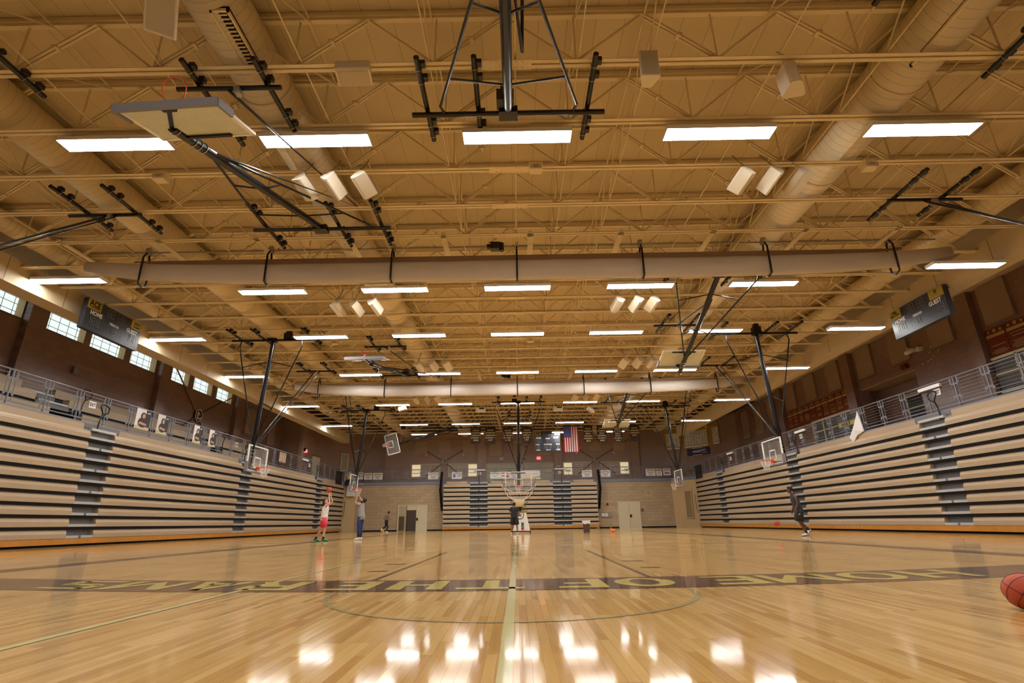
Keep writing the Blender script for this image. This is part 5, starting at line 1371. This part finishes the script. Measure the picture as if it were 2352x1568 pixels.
o = MB().box(21.3,21.5,27.65,28.05,8.32,8.58).build('wall_speaker_box','plaque'); tag(o,'small dark maroon box on the right wall over the alcove','wall box')
b = MB(); text_mesh(b,'RAMS',(21.17,22.95,7.2),(0,-1,0),(0,0,1),.12,width=.35); o = b.build('small_notice','panel_far'); tag(o,'small pinkish notice on the pillar at the right wall','notice')
o = MB().box(-21.5,-21.35,24.15,24.4,7.75,8.1).build('wall_bracket','steelplate'); tag(o,'small metal bracket on the left wall under the windows','bracket')
# gold banner behind the railing and the crumpled white sheet
t = thing('hanging_banner', (18.2,28.6,4.95), 'black banner with a yellow stripe tied behind the right railing', 'banner')
MB().box(18.2,18.22,28.0,29.7,5.0,6.0).build('sheet','score',parent=t)
MB().box(18.17,18.2,28.0,29.6,5.42,5.66).build('yellow_stripe','gold_sign',parent=t)
b = MB(); text_mesh(b,'HOLT',(18.16,28.9,5.54),(0,-1,0),(0,0,1),.16,width=.8,bold=.03); b.build('lettering','black',parent=t)
b = MB(); A = [(17.98,27.5,5.95),(17.93,27.3,5.35),(17.9,27.18,4.86),(17.88,27.75,4.74),(17.84,28.1,4.42),(17.88,28.42,4.72),(17.93,28.05,5.15),(17.97,27.65,5.7)]
c_ = V((17.82,27.8,5.0)); vs = [V(p) for p in A]+[c_]+[V(p)+V((.05,0,0)) for p in A]
fs = [(i,(i+1) % 8,8) for i in range(8)] + [(9+i,i,(i+1) % 8,9+(i+1) % 8) for i in range(8)] + [tuple(range(16,8,-1))]
b.add(vs, fs); tag(b.build('crumpled_sheet','cloth'), 'crumpled white sheet hanging over the right railing onto the bleachers', 'sheet')
# player posters on the left railing
def poster(y0, y1, label, num, skin=(.5,.27,.18)):
    t = thing('player_poster', (-17.97,(y0+y1)/2,5.1), label, 'poster', 'player posters on the left railing')
    x = -17.96; w = y1-y0; z0, z1 = 5.12, 6.06; h = z1-z0
    MB().box(x-.01,x,y0,y1,z0,z1).build('sheet','cloth',parent=t)
    MB().box(x,x+.004,y0+w*.66,y1,z0+h*.12,z1).build('dark_side','score',parent=t)
    MB().box(x,x+.005,y0,y1-.03*w,z0+h*.04,z0+h*.15).build('yellow_strip','bannergold',parent=t)
    def disc(cy, cz, ry, rz, m, nme, dx):
        b = MB(); b.add([(x+dx, y0+w*cy+w*ry*math.cos(2*PI*i/18), z0+h*cz+h*rz*math.sin(2*PI*i/18)) for i in range(18)],[tuple(range(18))]); b.build(nme, m, parent=t)
    disc(.5,.34,.33,.25,'score','jersey',.007); disc(.5,.66,.19,.19,'hairdark','hair',.008); disc(.52,.66,.11,.12,'skin_light','face',.010)
    b = MB(); b.add([(x+.009,y0+w*.2,z0+h*.25),(x+.009,y0+w*.75,z0+h*.2),(x+.009,y0+w*.8,z0+h*.3),(x+.009,y0+w*.3,z0+h*.36)],[(0,1,2,3)]); b.build('folded_arms','skin_light',parent=t)
    b = MB(); text_mesh(b,num,(x+.008,y0+w*.83,z0+h*.86),(0,1,0),(0,0,1),h*.09,width=w*.2,bold=.03); b.build('number','cloth',parent=t)
M['hairdark'] = mat('dark brown hair', (0.03,0.016,0.01), 0.6)
M['skin_light'] = mat('light skin', (0.56,0.31,0.21), 0.5)
poster(24.35,25.35,'poster of a long-haired player with folded arms, nearest one on the left railing','#2')
poster(25.9,26.75,'player poster second from the near end of the left railing','#4')
poster(29.0,29.75,'player poster third on the left railing, before the ram emblem','#5')
poster(30.55,31.3,'player poster fourth on the left railing, past the ram emblem','#8')
t = thing('player_poster', (-17.97,40.7,5.3), 'greyish action poster alone on the far part of the left railing', 'poster')
MB().box(-17.97,-17.96,40.1,41.3,5.25,6.0).build('sheet','panel_far',parent=t)
b = MB()
for i in range(9): b.add([(-17.955,40.2+.12*i+.05*math.cos(a),5.4+.06*(i*5 % 7)+.08*math.sin(a)) for a in [k*PI/4 for k in range(8)]],[tuple(range(8))])
b.build('figures','cloth',parent=t)

# ------------------------------------------------------------------ things on the floor
def basketball(c, label, R=.12):
    c = V(c); t = thing('basketball', c-V((0,0,R)), label, 'basketball')
    MB().ball(c, R, 32, 20).build('leather','ball',parent=t,smooth=True)
    b = MB(); q = Matrix.Rotation(.5,3,'X') @ Matrix.Rotation(.35,3,'Y'); n = 48; rr = R*1.004
    def ring(f): b.path([c + q @ V(f(2*PI*i/n)) for i in range(n)], R*.014, 5, closed=True)
    ring(lambda a: (rr*math.cos(a), rr*math.sin(a), 0)); ring(lambda a: (rr*math.cos(a), 0, rr*math.sin(a)))
    for s in (-1,1):
        def f(a, s=s):
            p = V((math.cos(a)*.80, s*(.52+.18*math.cos(2*a)), math.sin(a)*.80)); p.normalize(); return p*rr
        ring(f)
    b.build('seams','black',parent=t)
    return t
basketball((3.66,4.22,.12),'orange basketball resting on the floor at the right edge of view')
basketball((11.16,24.0,.47),'orange basketball bouncing left of the walking player in black')
basketball((-16.2,45.2,.12),'orange basketball resting on the floor by the left bleachers')
basketball((-8.34,24.0,2.14),'orange basketball in the air above the hands of the shooter in red shorts')
def cone(c, label, s=1.0, tilt=0):
    t = thing('training_cone', c, label, 'cone'); x,y,z = c
    b = MB()
    if tilt: b.tube((x,y,z+.1),(x+.26*s,y-.05,z+.16),.13*s,16,.03*s); b.obox(V((x,y,z+.15)),V((.012,0,0)),V((0,.16,0)),V((0,0,.15))); 
    else: b.tube((x,y,z+.02),(x,y,z+.3*s),.11*s,16,.025*s); b.box(x-.14*s,x+.14*s,y-.14*s,y+.14*s,z,z+.02)
    b.build('cone_body','cone_orange' if tilt else 'cone_yellow',parent=t)
M['cone_orange'] = mat('orange cone plastic',(0.85,0.17,0.01),0.45); M['cone_yellow'] = mat('amber cone plastic',(0.72,0.36,0.04),0.45)
cone((5.6,33.5,0),'small orange cone tipped over on the floor in front of the right double doors',1.0,1)
cone((-11.75,48.4,0),'small amber cone standing by the feet of the running figure',1.2)
M['binbrown'] = mat('brown bin plastic',(0.075,0.045,0.04),0.5)
t = thing('trash_bin', (4.35,35.3,0), 'brown trash bin with a white liner in front of the far bleachers', 'bin'); x,y = 4.35,35.3
b = MB(); b.add([(x+sx*w,y+sy*w,z) for z,w in ((0,.17),(.66,.22)) for sx,sy in ((-1,-1),(1,-1),(1,1),(-1,1))],[(3,2,1,0),(0,1,5,4),(1,2,6,5),(2,3,7,6),(3,0,4,7)]); b.build('bin_body','binbrown',parent=t)

b = MB(); N = 16
ring = lambda w, z, j=0: [(x+w*max(-1,min(1,1.35*math.cos(2*PI*i/N))), y+w*max(-1,min(1,1.35*math.sin(2*PI*i/N))), z+j*math.sin(i*2.1)) for i in range(N)]
R_ = [ring(.225,.52,.03), ring(.245,.66,.02), ring(.25,.72,.012), ring(.2,.70,0)]
b.add([p for r in R_ for p in r], [(j*N+i, j*N+(i+1) % N, (j+1)*N+(i+1) % N, (j+1)*N+i) for j in range(3) for i in range(N)]); b.build('liner','cloth',parent=t)
b = MB().box(x-.19,x+.19,y-.19,y+.19,.62,.64).build('bin_opening','seg',parent=t)

# ------------------------------------------------------------------ shooting machine under the far middle hoop
M['teal'] = mat('green sticker',(0.03,0.2,0.13),0.5); M['chrome_dark'] = mat('bronze funnel poles',(0.1,0.06,0.045),0.4); M['chute'] = mat('cream canvas chute',(0.62,0.52,0.32),0.8)
t = thing('shooting_machine', (.25,36.6,0), 'white basketball shooting machine with a net funnel under the far middle hoop', 'shooting machine')
cx, cy = .2, 36.4
b = MB(); b.prism([(cx-.55,cy-.3,.14),(cx+.6,cy-.3,.14),(cx+.36,cy-.3,1.25),(cx-.1,cy-.3,1.25)],(0,.6,0)); b.build('machine_body','white',parent=t)
b = MB(); b.box(cx-.6,cx+.65,cy-.34,cy+.34,.08,.14)
for sx in (-.55,.6):
    for sy in (-.28,.28): b.disc((cx+sx-.02,cy+sy,.06),.06,(1,0,0),.05,12)
b.build('wheeled_base','black',parent=t)
b = MB(); b.torus((cx-.05,cy-.32,1.12),.24,.03,(0,-1,0),20,6); b.ball((cx-.05,cy-.22,1.12),.2,12,8,(1,.5,1)); b.build('ball_launcher','steelplate',parent=t)
b = MB(); b.box(cx+.02,cx+.2,cy-.315,cy-.3,.2,.38); b.build('red_sticker','red',parent=t)
b = MB(); b.box(cx+.02,cx+.2,cy-.315,cy-.3,.4,.66); b.build('green_sticker','teal',parent=t)

b = MB(); b.prism([(cx-.25,cy-.25,1.42),(cx+.5,cy-.25,1.42),(cx+.42,cy-.25,1.25),(cx-.15,cy-.25,1.25)],(0,.5,0)); b.build('ball_tray','gold',parent=t)
pole = MB()
for s in (-1,1):
    for dx in (0,.1):
        pole.tube((.1+s*(.18+dx),cy,1.3),(.1+s*(1.02+dx),cy-.1,3.2),.018,6)
    pole.tube((.1+s*.95,cy-.1,2.35),(.1+s*1.1,cy-1.0,3.4),.016,6)
pole.build('funnel_pole','chrome_dark',parent=t)
b = MB()
for s in (-1,1):
    b.path([(.1+s*.2,cy-.1,1.95),(.1+s*.75,cy-.15,2.35),(.1+s*1.15,cy-.2,3.1)],.022,6)
b.path([(.1-1.15,cy-.2,2.95),(.1-.6,cy-.35,2.62),(.1,cy-.4,2.55),(.1+.6,cy-.35,2.62),(.1+1.15,cy-.2,2.95)],.016,6)
b.build('funnel_rim','white',parent=t)
b = MB(); N = 14
for i in range(N):
    a = 2*PI*i/N; a2 = 2*PI*(i+1)/N
    for (r0,z0,r1,z1) in ((1.15,3.15,.7,2.5),(.7,2.5,.34,2.05)):
        b.tube((.1+r0*math.cos(a),cy-.3+.5*r0*math.sin(a),z0),(.1+r1*math.cos(a),cy-.3+.5*r1*math.sin(a),z1),.005,3)
        b.tube((.1+r1*math.cos(a),cy-.3+.5*r1*math.sin(a),z1),(.1+r1*math.cos(a2),cy-.3+.5*r1*math.sin(a2),z1),.005,3)
b.build('funnel_net','net',parent=t)
b = MB(); b.loft([((.1,cy-.3,2.1),(.36,0,0),(0,.22,0)),((.12,cy-.3,1.85),(.33,0,0),(0,.2,0)),((.14,cy-.3,1.62),(.24,0,0),(0,.18,0))],14); b.build('return_chute','chute',parent=t,smooth=True)
b = MB(); b.tube((.14,cy-.3,1.6),(.16,cy-.2,1.42),.2,10,.12); b.build('chute_neck','black',parent=t)
# ------------------------------------------------------------------ people
M['skin_pale'] = mat('pale skin', (0.60,0.33,0.24), 0.5); M['skin_tan'] = mat('tan skin', (0.50,0.27,0.17), 0.5)
M['skin_brown'] = mat('brown skin', (0.11,0.045,0.028), 0.45); M['skin_mid'] = mat('medium brown skin', (0.24,0.12,0.08), 0.5)
M['hairblack'] = mat('black hair', (0.010,0.008,0.008), 0.7, bump=0.5, scale=60)
M['tee_white'] = mat('white shirt', (0.74,0.72,0.75), 0.8); M['tee_grey'] = mat('grey heather shirt', (0.28,0.28,0.29), 0.85, var=0.1, scale=30)
M['tee_black'] = mat('black shirt', (0.012,0.013,0.016), 0.8); M['shorts_red'] = mat('red shorts', (0.70,0.03,0.07), 0.7)
M['pants_navy'] = mat('navy sweatpants', (0.015,0.03,0.13), 0.8); M['tank_dark'] = mat('dark slate tank top', (0.022,0.03,0.04), 0.75)
M['shoe_green'] = mat('green shoes', (0.02,0.30,0.16), 0.5); M['shoe_white'] = mat('white shoes', (0.75,0.75,0.76), 0.5); M['shoe_pale'] = mat('pale blue shoes', (0.55,0.68,0.66), 0.5)
M['eye'] = mat('eye', (0.02,0.015,0.012), 0.3); M['lips'] = mat('lips', (0.28,0.07,0.06), 0.5)
def skin_mesh(verts, edges, radii, sub=1):
    me = bpy.data.meshes.new('limbs'); me.from_pydata([tuple(v) for v in verts], edges, []); ob = bpy.data.objects.new('limbs', me); COL.objects.link(ob)
    ob.modifiers.new('s','SKIN'); 
    for i, r in enumerate(radii):
        d = me.skin_vertices[0].data[i]; d.radius = (r, r) if not isinstance(r, tuple) else r; d.use_root = (i == 0)
    ob.modifiers['s'].use_smooth_shade = True
    sm = ob.modifiers.new('u','SUBSURF'); sm.levels = sub; sm.render_levels = sub
    dg = bpy.context.evaluated_depsgraph_get(); dg.update(); em = bpy.data.meshes.new_from_object(ob.evaluated_get(dg))
    vs = [v.co.copy() for v in em.vertices]; fs = [tuple(p.vertices) for p in em.polygons]
    bpy.data.meshes.remove(em); bpy.data.objects.remove(ob); bpy.data.meshes.remove(me)
    return vs, fs
class Fig:
    def __init__(s, org, ang, label, J, skin, look=0.0, turn=0.0, build=1.0):
        s.o = V(org); s.f = V((math.cos(ang), math.sin(ang), 0)); s.l = V((-math.sin(ang), math.cos(ang), 0)); s.J = {k: s.w(v) for k, v in J.items()}
        s.t = thing('person', org, label, 'person'); s.skin = skin; s.k = build
        s.look = look; s.turn = turn; s.body()
    def w(s, p): return s.o + s.f*p[0] + s.l*p[1] + V((0,0,p[2]))
    def body(s):
        J = s.J; k = s.k; vs = []; es = []; rs = []
        def v(p, r, link=None):
            vs.append(V(p)); rs.append(r); i = len(vs)-1
            if link is not None: es.append((link, i))
            return i
        pel = v(J['pelvis'], .125*k); sp = v(J['pelvis'].lerp(J['chest'], .5), .112*k, pel); ch = v(J['chest'], .135*k, sp); nk = v(J['neck'], .055, ch); hd = v(J['head'], .05, nk)
        for sd in 'LR':
            sh = v(J['sh'+sd], .058*k, ch); el = v(J['el'+sd], .042*k, sh); m_ = v(J['sh'+sd].lerp(J['el'+sd], .01), .056*k) if False else None
            wr = v(J['wr'+sd], .027*k, el); 
            hand = J['ha'+sd]; d = (hand-J['wr'+sd]).normalized()
            side = d.cross(s.l if abs(d.dot(s.l)) < .9 else s.f).normalized(); nrm = side.cross(d).normalized()
            pm = v(J['wr'+sd]+d*.055, .032, wr)
            curl = J.get('curl', .25) if False else .25
            for i, (off, ln) in enumerate(((-.028,.072),(-.010,.082),(.010,.078),(.028,.060))):
                a = v(J['wr'+sd]+d*.10+side*off, .0100, pm); b = v(J['wr'+sd]+d*(.10+ln*.55)+side*off*1.15+nrm*.010, .0090, a); v(J['wr'+sd]+d*(.10+ln)+side*off*1.2+nrm*.030, .0075, b)
            a = v(J['wr'+sd]+d*.055+side*-.042+nrm*.01, .012, pm); v(J['wr'+sd]+d*.09+side*-.062+nrm*.025, .0095, a)
            hp = v(J['hip'+sd], .098*k, pel); kn = v(J['kn'+sd], .058*k, hp); cf = v(J['kn'+sd].lerp(J['an'+sd], .3), .056*k, kn); an = v(J['an'+sd], .036*k, cf); v(J['to'+sd], .034*k, an)
        V_, F_ = skin_mesh(vs, es, rs)
        b = MB(); b.add(V_, F_)
        # head with face: gaze direction g, crown direction u
        h = J['head']; ca, sa = math.cos(s.turn), math.sin(s.turn)
        g0 = s.f*ca + s.l*sa; g = (g0*math.cos(s.look) + V((0,0,1))*math.sin(s.look)).normalized(); lf = V((0,0,1)).cross(g0).normalized(); u = g.cross(lf).normalized(); 
        if u.z < 0: u = -u
        s.g, s.u, s.lf = g, u, lf
        c = h + u*.095 + g*.012; s.hc = c
        rings = []
        for z, a, e, q in ((-.125,.030,.035,.035),(-.105,.048,.058,.022),(-.07,.062,.078,.012),(-.03,.070,.090,.004),(.02,.075,.098,-.004),(.06,.072,.096,-.008),(.095,.055,.075,-.01),(.115,.028,.04,-.01)):
            rings.append((c+u*z+g*q, lf*a, g*e))
        b.loft(rings, 16)
        b.add([c+g*.088+u*.015, c+g*.092-u*.035+lf*.016, c+g*.092-u*.035-lf*.016, c+g*.122-u*.028, c+g*.085-u*.045],[(0,1,3),(0,3,2),(1,4,3),(3,4,2)])
        for sg in (-1,1): b.ball(c+lf*sg*.076-u*.01-g*.005, .028, 8, 6, (.35,.8,1.1))
        b.build('body', s.skin, parent=s.t, smooth=True)
        e = MB()
        for sg in (-1,1): e.ball(c+lf*sg*.030+g*.086+u*.012, .010, 6, 5)
        e.build('eyes','eye',parent=s.t)
        e = MB(); e.ball(c+g*.088-u*.062, .016, 8, 5, (1,1,.5)); e.build('mouth','lips',parent=s.t)
    def hair(s, m, vol=.010, back=0.0, bun=False, beard=False):
        b = MB(); c = s.hc - s.g*.012
        rings = []
        for z, a, e, q in ((-.05,.062,.060,-.035),(-.01,.078,.080,-.024),(.03,.082,.094,-.014),(.07,.078,.098,-.010),(.105,.06,.08,-.01),(.13,.03,.045,-.01)):
            rings.append((c+s.u*(z+vol*.5)+s.g*q, s.lf*(a+vol), s.g*(e+vol)))
        b.loft(rings, 16)
        if bun: b.ball(c-s.g*.12-s.u*.03, .05, 10, 8)
        b.build('hair', m, parent=s.t, smooth=True)
        if beard:
            b = MB(); b.loft([(s.hc+s.g*.035-s.u*.135,s.lf*.03,s.g*.04),(s.hc+s.g*.03-s.u*.10,s.lf*.06,s.g*.062),(s.hc+s.g*.022-s.u*.065,s.lf*.072,s.g*.075),(s.hc+s.g*.01-s.u*.04,s.lf*.073,s.g*.07)],14); b.build('beard', m, parent=s.t, smooth=True)
    def tube(s, b, pts, r, n=12):
        b.path(pts, r, n)
    def top(s, m, name='shirt', sleeve=.55, w=.205, d=.125, hem=-.15, flare=1.04):
        J = s.J; b = MB(); p, c, n = J['pelvis'], J['chest'], J['neck']; ax = (c-p).normalized(); lf = (J['shL']-J['shR']).normalized(); fr = lf.cross(ax).normalized(); k = s.k
        tp = (J['shL']+J['shR'])/2
        R_ = [(p+ax*hem, lf*.19*k*flare, fr*.152*k*flare),(p+ax*.05, lf*.185*k*flare, fr*.148*k*flare),(p.lerp(c,.55), lf*.175*k, fr*.138*k),(c, lf*.195*k, fr*.15*k),(c.lerp(tp,.6), lf*.19*k, fr*.118*k),(tp+ax*.015, lf*.155*k, fr*.085*k),(n-ax*.0, lf*.068, fr*.066)]
        b.loft(R_, 18)
        if sleeve > 0:
            for sd in 'LR':
                a, e = J['sh'+sd], J['el'+sd]; q = a.lerp(e, sleeve); b.path([tp.lerp(a,.55), a, a.lerp(q,.5), q], [.075*k,.078*k,.072*k,.068*k*flare], 12)
        return b.build(name, m, parent=s.t, smooth=True)
    def legs(s, m, name, frac, r0=.118, r1=.10, knee=None, waist=.03, ank=.055):
        """frac <=1: to that part of the thigh; >1: full length"""
        J = s.J; b = MB(); p = J['pelvis']; k = s.k; ax = (J['chest']-p).normalized(); lf = (J['hipL']-J['hipR']).normalized(); fr = lf.cross(ax).normalized()
        b.loft([(p-ax*.09, lf*.165*k, fr*.125*k),(p, lf*.176*k, fr*.135*k),(p+ax*waist, lf*.165*k, fr*.125*k)], 16)
        for sd in 'LR':
            h, kn, an = J['hip'+sd], J['kn'+sd], J['an'+sd]
            if frac <= 1: q = h.lerp(kn, frac); b.path([h+V((0,0,.04)), h.lerp(q,.5), q], [r0*k, (r0+r1)/2*k, r1*k], 14)
            else: b.path([h+V((0,0,.04)), h.lerp(kn,.5), kn, kn.lerp(an,.35), kn.lerp(an,.92)], [r0*k, .098*k, .080*k, .075*k, ank*k], 14)
        return b.build(name, m, parent=s.t, smooth=True)
    def shoes(s, m, sole='white', sock=None, sock_h=.12):
        J = s.J
        for sd in 'LR':
            an, to = J['an'+sd], J['to'+sd]; d = (to-an).normalized(); side = d.cross(V((0,0,1)) if abs(d.z) < .95 else s.f).normalized(); up = side.cross(d).normalized()
            heel = an - d*.05; L = (to-an).length
            b = MB(); b.loft([(heel-up*.01, side*.034, up*.045),(an-up*.005, side*.044, up*.062),(an.lerp(to,.5)-up*.012, side*.048, up*.048),(to-up*.012, side*.046, up*.034),(to+d*.05-up*.016, side*.025, up*.022)], 12)
            sh = b.build('shoe', m, parent=s.t, smooth=True)
            b = MB(); b.loft([(heel-d*.012-up*.05, side*.036, up*.012),(an-up*.052, side*.046, up*.012),(to-up*.04, side*.05, up*.012),(to+d*.05-up*.034, side*.03, up*.010)], 10); b.build('sole', sole, parent=sh)
            if sock:
                kn = J['kn'+sd]; q = an.lerp(kn, sock_h/ max(.2,(kn-an).length)); b = MB(); b.path([an, q], [.046*s.k,.050*s.k], 10); b.build('sock', sock, parent=s.t, smooth=True)
def stand(H=1.8):
    s = H/1.8
    J = dict(pelvis=(0,0,.97),chest=(0,0,1.28),neck=(0,0,1.49),head=(0.01,0,1.55),shL=(0,.185,1.43),shR=(0,-.185,1.43),elL=(0,.24,1.14),elR=(0,-.24,1.14),wrL=(.03,.25,.89),wrR=(.03,-.25,.89),haL=(.04,.25,.80),haR=(.04,-.25,.80),
      hipL=(0,.09,.92),hipR=(0,-.09,.92),knL=(.01,.10,.50),knR=(.01,-.10,.50),anL=(-.02,.11,.085),anR=(-.02,-.11,.085),toL=(.13,.12,.055),toR=(.13,-.12,.055))
    return {k: tuple(c*s for c in v) for k, v in J.items()}
# shooter with red shorts, side view facing right, arms up, looking up at the ball
J = stand(1.80); J.update(pelvis=(-.02,0,.99),chest=(.00,0,1.30),neck=(.02,0,1.50),head=(.01,0,1.55),shL=(.0,.18,1.46),shR=(.05,-.17,1.47),
   elL=(.24,.16,1.62),wrL=(.16,.10,1.86),haL=(.14,.09,1.96),elR=(.20,-.20,1.56),wrR=(.13,-.12,1.84),haR=(.12,-.10,1.95),
   hipL=(-.03,.09,.93),hipR=(.0,-.09,.93),knL=(-.10,.09,.52),anL=(-.33,.12,.10),toL=(-.20,.13,.055),knR=(.06,-.10,.50),anR=(.05,-.12,.085),toR=(.22,-.12,.055))
p = Fig((-8.42,24.0,0), .12, 'person in a white sleeveless top, red shorts and green shoes shooting a ball', J, 'skin_pale', look=.55, turn=-.25, build=.98)
p.hair('hairdark', .008, bun=True); p.top('tee_white','tank_top',sleeve=0); o = p.legs('shorts_red','shorts',.82,.115,.118); p.shoes('shoe_green','matte_black','matte_black',.1)
b = MB(); c0 = p.w((.10,-.13,.97)); b.tube(c0, c0+V((0,-.0,-.3)), .006, 5); c1 = c0+V((.04,0,0)); b.tube(c1, c1+V((0,0,-.22)), .006, 5); b.build('drawstring','white',parent=p.t)
# grey shirt, facing left, arms up reaching
J = stand(1.88); J.update(chest=(.03,0,1.36),neck=(-.02,0,1.57),head=(-.03,0,1.62),shL=(.02,.19,1.52),shR=(.02,-.19,1.52),elL=(.24,.17,1.62),wrL=(.20,.12,1.86),haL=(.25,.12,1.97),elR=(.12,-.18,1.72),wrR=(.22,-.12,1.94),haR=(.33,-.12,1.99),
   pelvis=(-.02,0,1.02),anL=(.0,.10,.09),anR=(-.02,-.10,.09),toL=(.16,.11,.06),toR=(.14,-.12,.06))
p = Fig((-7.18,25.2,0), PI-.15, 'bearded person in a grey t-shirt and navy sweatpants with arms raised', J, 'skin_tan', look=.6, build=1.03)
p.hair('hairblack', .010, beard=True); p.top('tee_grey','t_shirt',sleeve=.5); p.legs('pants_navy','sweatpants',2,.125); p.shoes('shoe_white','white')
b = MB(); c0 = p.w((.17,-.05,1.38)); b.ball(c0, .035, 8, 6, (.3,1,1)); b.build('shirt_print','tee_black',parent=p.t)
# shirtless runner seen from behind at the far left
J = stand(1.82); J.update(pelvis=(.0,0,.97),chest=(.10,0,1.27),neck=(.16,0,1.48),head=(.20,0,1.53),shL=(.12,.2,1.42),shR=(.12,-.2,1.42),elL=(-.12,.33,1.20),elR=(-.05,-.33,1.22),wrL=(.10,.30,1.02),wrR=(.12,-.30,1.05),haL=(.17,.26,1.03),haR=(.2,-.26,1.08),
   knL=(.05,.12,.52),anL=(-.35,.14,.30),toL=(-.42,.14,.17),knR=(.12,-.08,.53),anR=(-.02,-.06,.085),toR=(.13,-.06,.055))
p = Fig((-11.4,48.0,0), .9, 'shirtless person in black tights jogging away at the far left wall', J, 'skin_mid', build=1.0)
p.hair('hairblack', .018); p.legs('tee_black','tights',2,.112); p.shoes('shoe_white','white')
b = MB()
for sd in (-1,1): b.path([p.w((.02,sd*.19,.93)), p.w((.06,sd*.19,.55))], .012, 5)
b.build('side_stripes','white',parent=p.t)
# player in black, back view, by the machine
J = stand(1.84); J.update(elL=(.02,.30,1.22),wrL=(.20,.26,1.10),haL=(.28,.22,1.12),elR=(.03,-.28,1.20),wrR=(.20,-.26,1.06),haR=(.28,-.24,1.04),anL=(-.02,.17,.085),anR=(-.02,-.19,.085),toL=(.13,.20,.055),toR=(.13,-.22,.055),knL=(.0,.14,.5),knR=(.0,-.15,.5))
p = Fig((-.2,32.9,0), PI/2-.1, 'person in a black t-shirt and shorts seen from behind by the shooting machine', J, 'skin_mid', build=1.02)
p.hair('hairblack', .008); p.top('tee_black','t_shirt',sleeve=.6,flare=1.08); p.legs('tee_black','shorts',.92,.13,.14); p.shoes('shoe_pale','white','matte_black',.09)
# player in black walking left on the right
J = stand(1.93); J.update(pelvis=(-.04,0,1.02),chest=(.02,0,1.36),neck=(.10,0,1.58),head=(.14,0,1.64),shL=(.06,.2,1.52),shR=(.05,-.2,1.52),elL=(.03,.26,1.22),wrL=(.14,.25,.98),haL=(.19,.24,.89),elR=(.0,-.22,1.20),wrR=(.10,-.2,.98),haR=(.14,-.2,.88),
   hipL=(-.03,.09,.97),hipR=(-.05,-.09,.97),knL=(.02,.10,.53),anL=(-.16,.12,.09),toL=(.0,.13,.055),knR=(-.04,-.10,.56),anR=(-.36,-.11,.22),toR=(-.25,-.11,.08))
p = Fig((11.0,21.75,0), PI-.1, 'person in a dark tank top and black shorts walking left past the right bleachers', J, 'skin_brown', build=1.05)
p.hair('hairblack', .014); p.top('tank_dark','tank_top',sleeve=0,flare=1.06); p.legs('tee_black','shorts',.95,.135,.15); p.shoes('shoe_white','matte_black','tee_black',.12)
b = MB(); b.ball(p.w((.03,.235,.80)), .05, 8, 6, (.6,.3,.35)); b.ball(p.w((.17,.16,.84)), .03, 8, 6, (.6,.3,.7)); b.build('shorts_logo','white',parent=p.t)

# ------------------------------------------------------------------ daylight, camera, colour
w = bpy.data.worlds.new('world'); scene.world = w; w.use_nodes = True
w.node_tree.nodes['Background'].inputs[0].default_value = (0.75,0.85,1.0,1); w.node_tree.nodes['Background'].inputs[1].default_value = 0.3
F=1202.0; TH=.3335; YA=-.0057; RO=.0145
cam = bpy.data.cameras.new('camera'); cam.sensor_width = 36; cam.lens = F/2352*36; cam.clip_start = 0.05; cam.clip_end = 300
co = bpy.data.objects.new('camera', cam); COL.objects.link(co)
R0 = V((math.cos(YA), -math.sin(YA), 0)); FW = V((math.sin(YA)*math.cos(TH), math.cos(YA)*math.cos(TH), math.sin(TH))); U0 = R0.cross(FW)
ca, sa = math.cos(RO), math.sin(RO)
Rt = R0*ca - U0*sa; Up = R0*sa + U0*ca
m = Matrix((Rt, Up, -FW)).transposed().to_4x4(); m.translation = V((0,0,.64)); co.matrix_world = m
scene.camera = co
vs_ = scene.view_settings; scene.display_settings.display_device = 'sRGB'
vs_.view_transform = 'Standard'; vs_.look = 'None'; vs_.gamma = 1.0; vs_.use_curve_mapping = False; vs_.exposure = 1.0
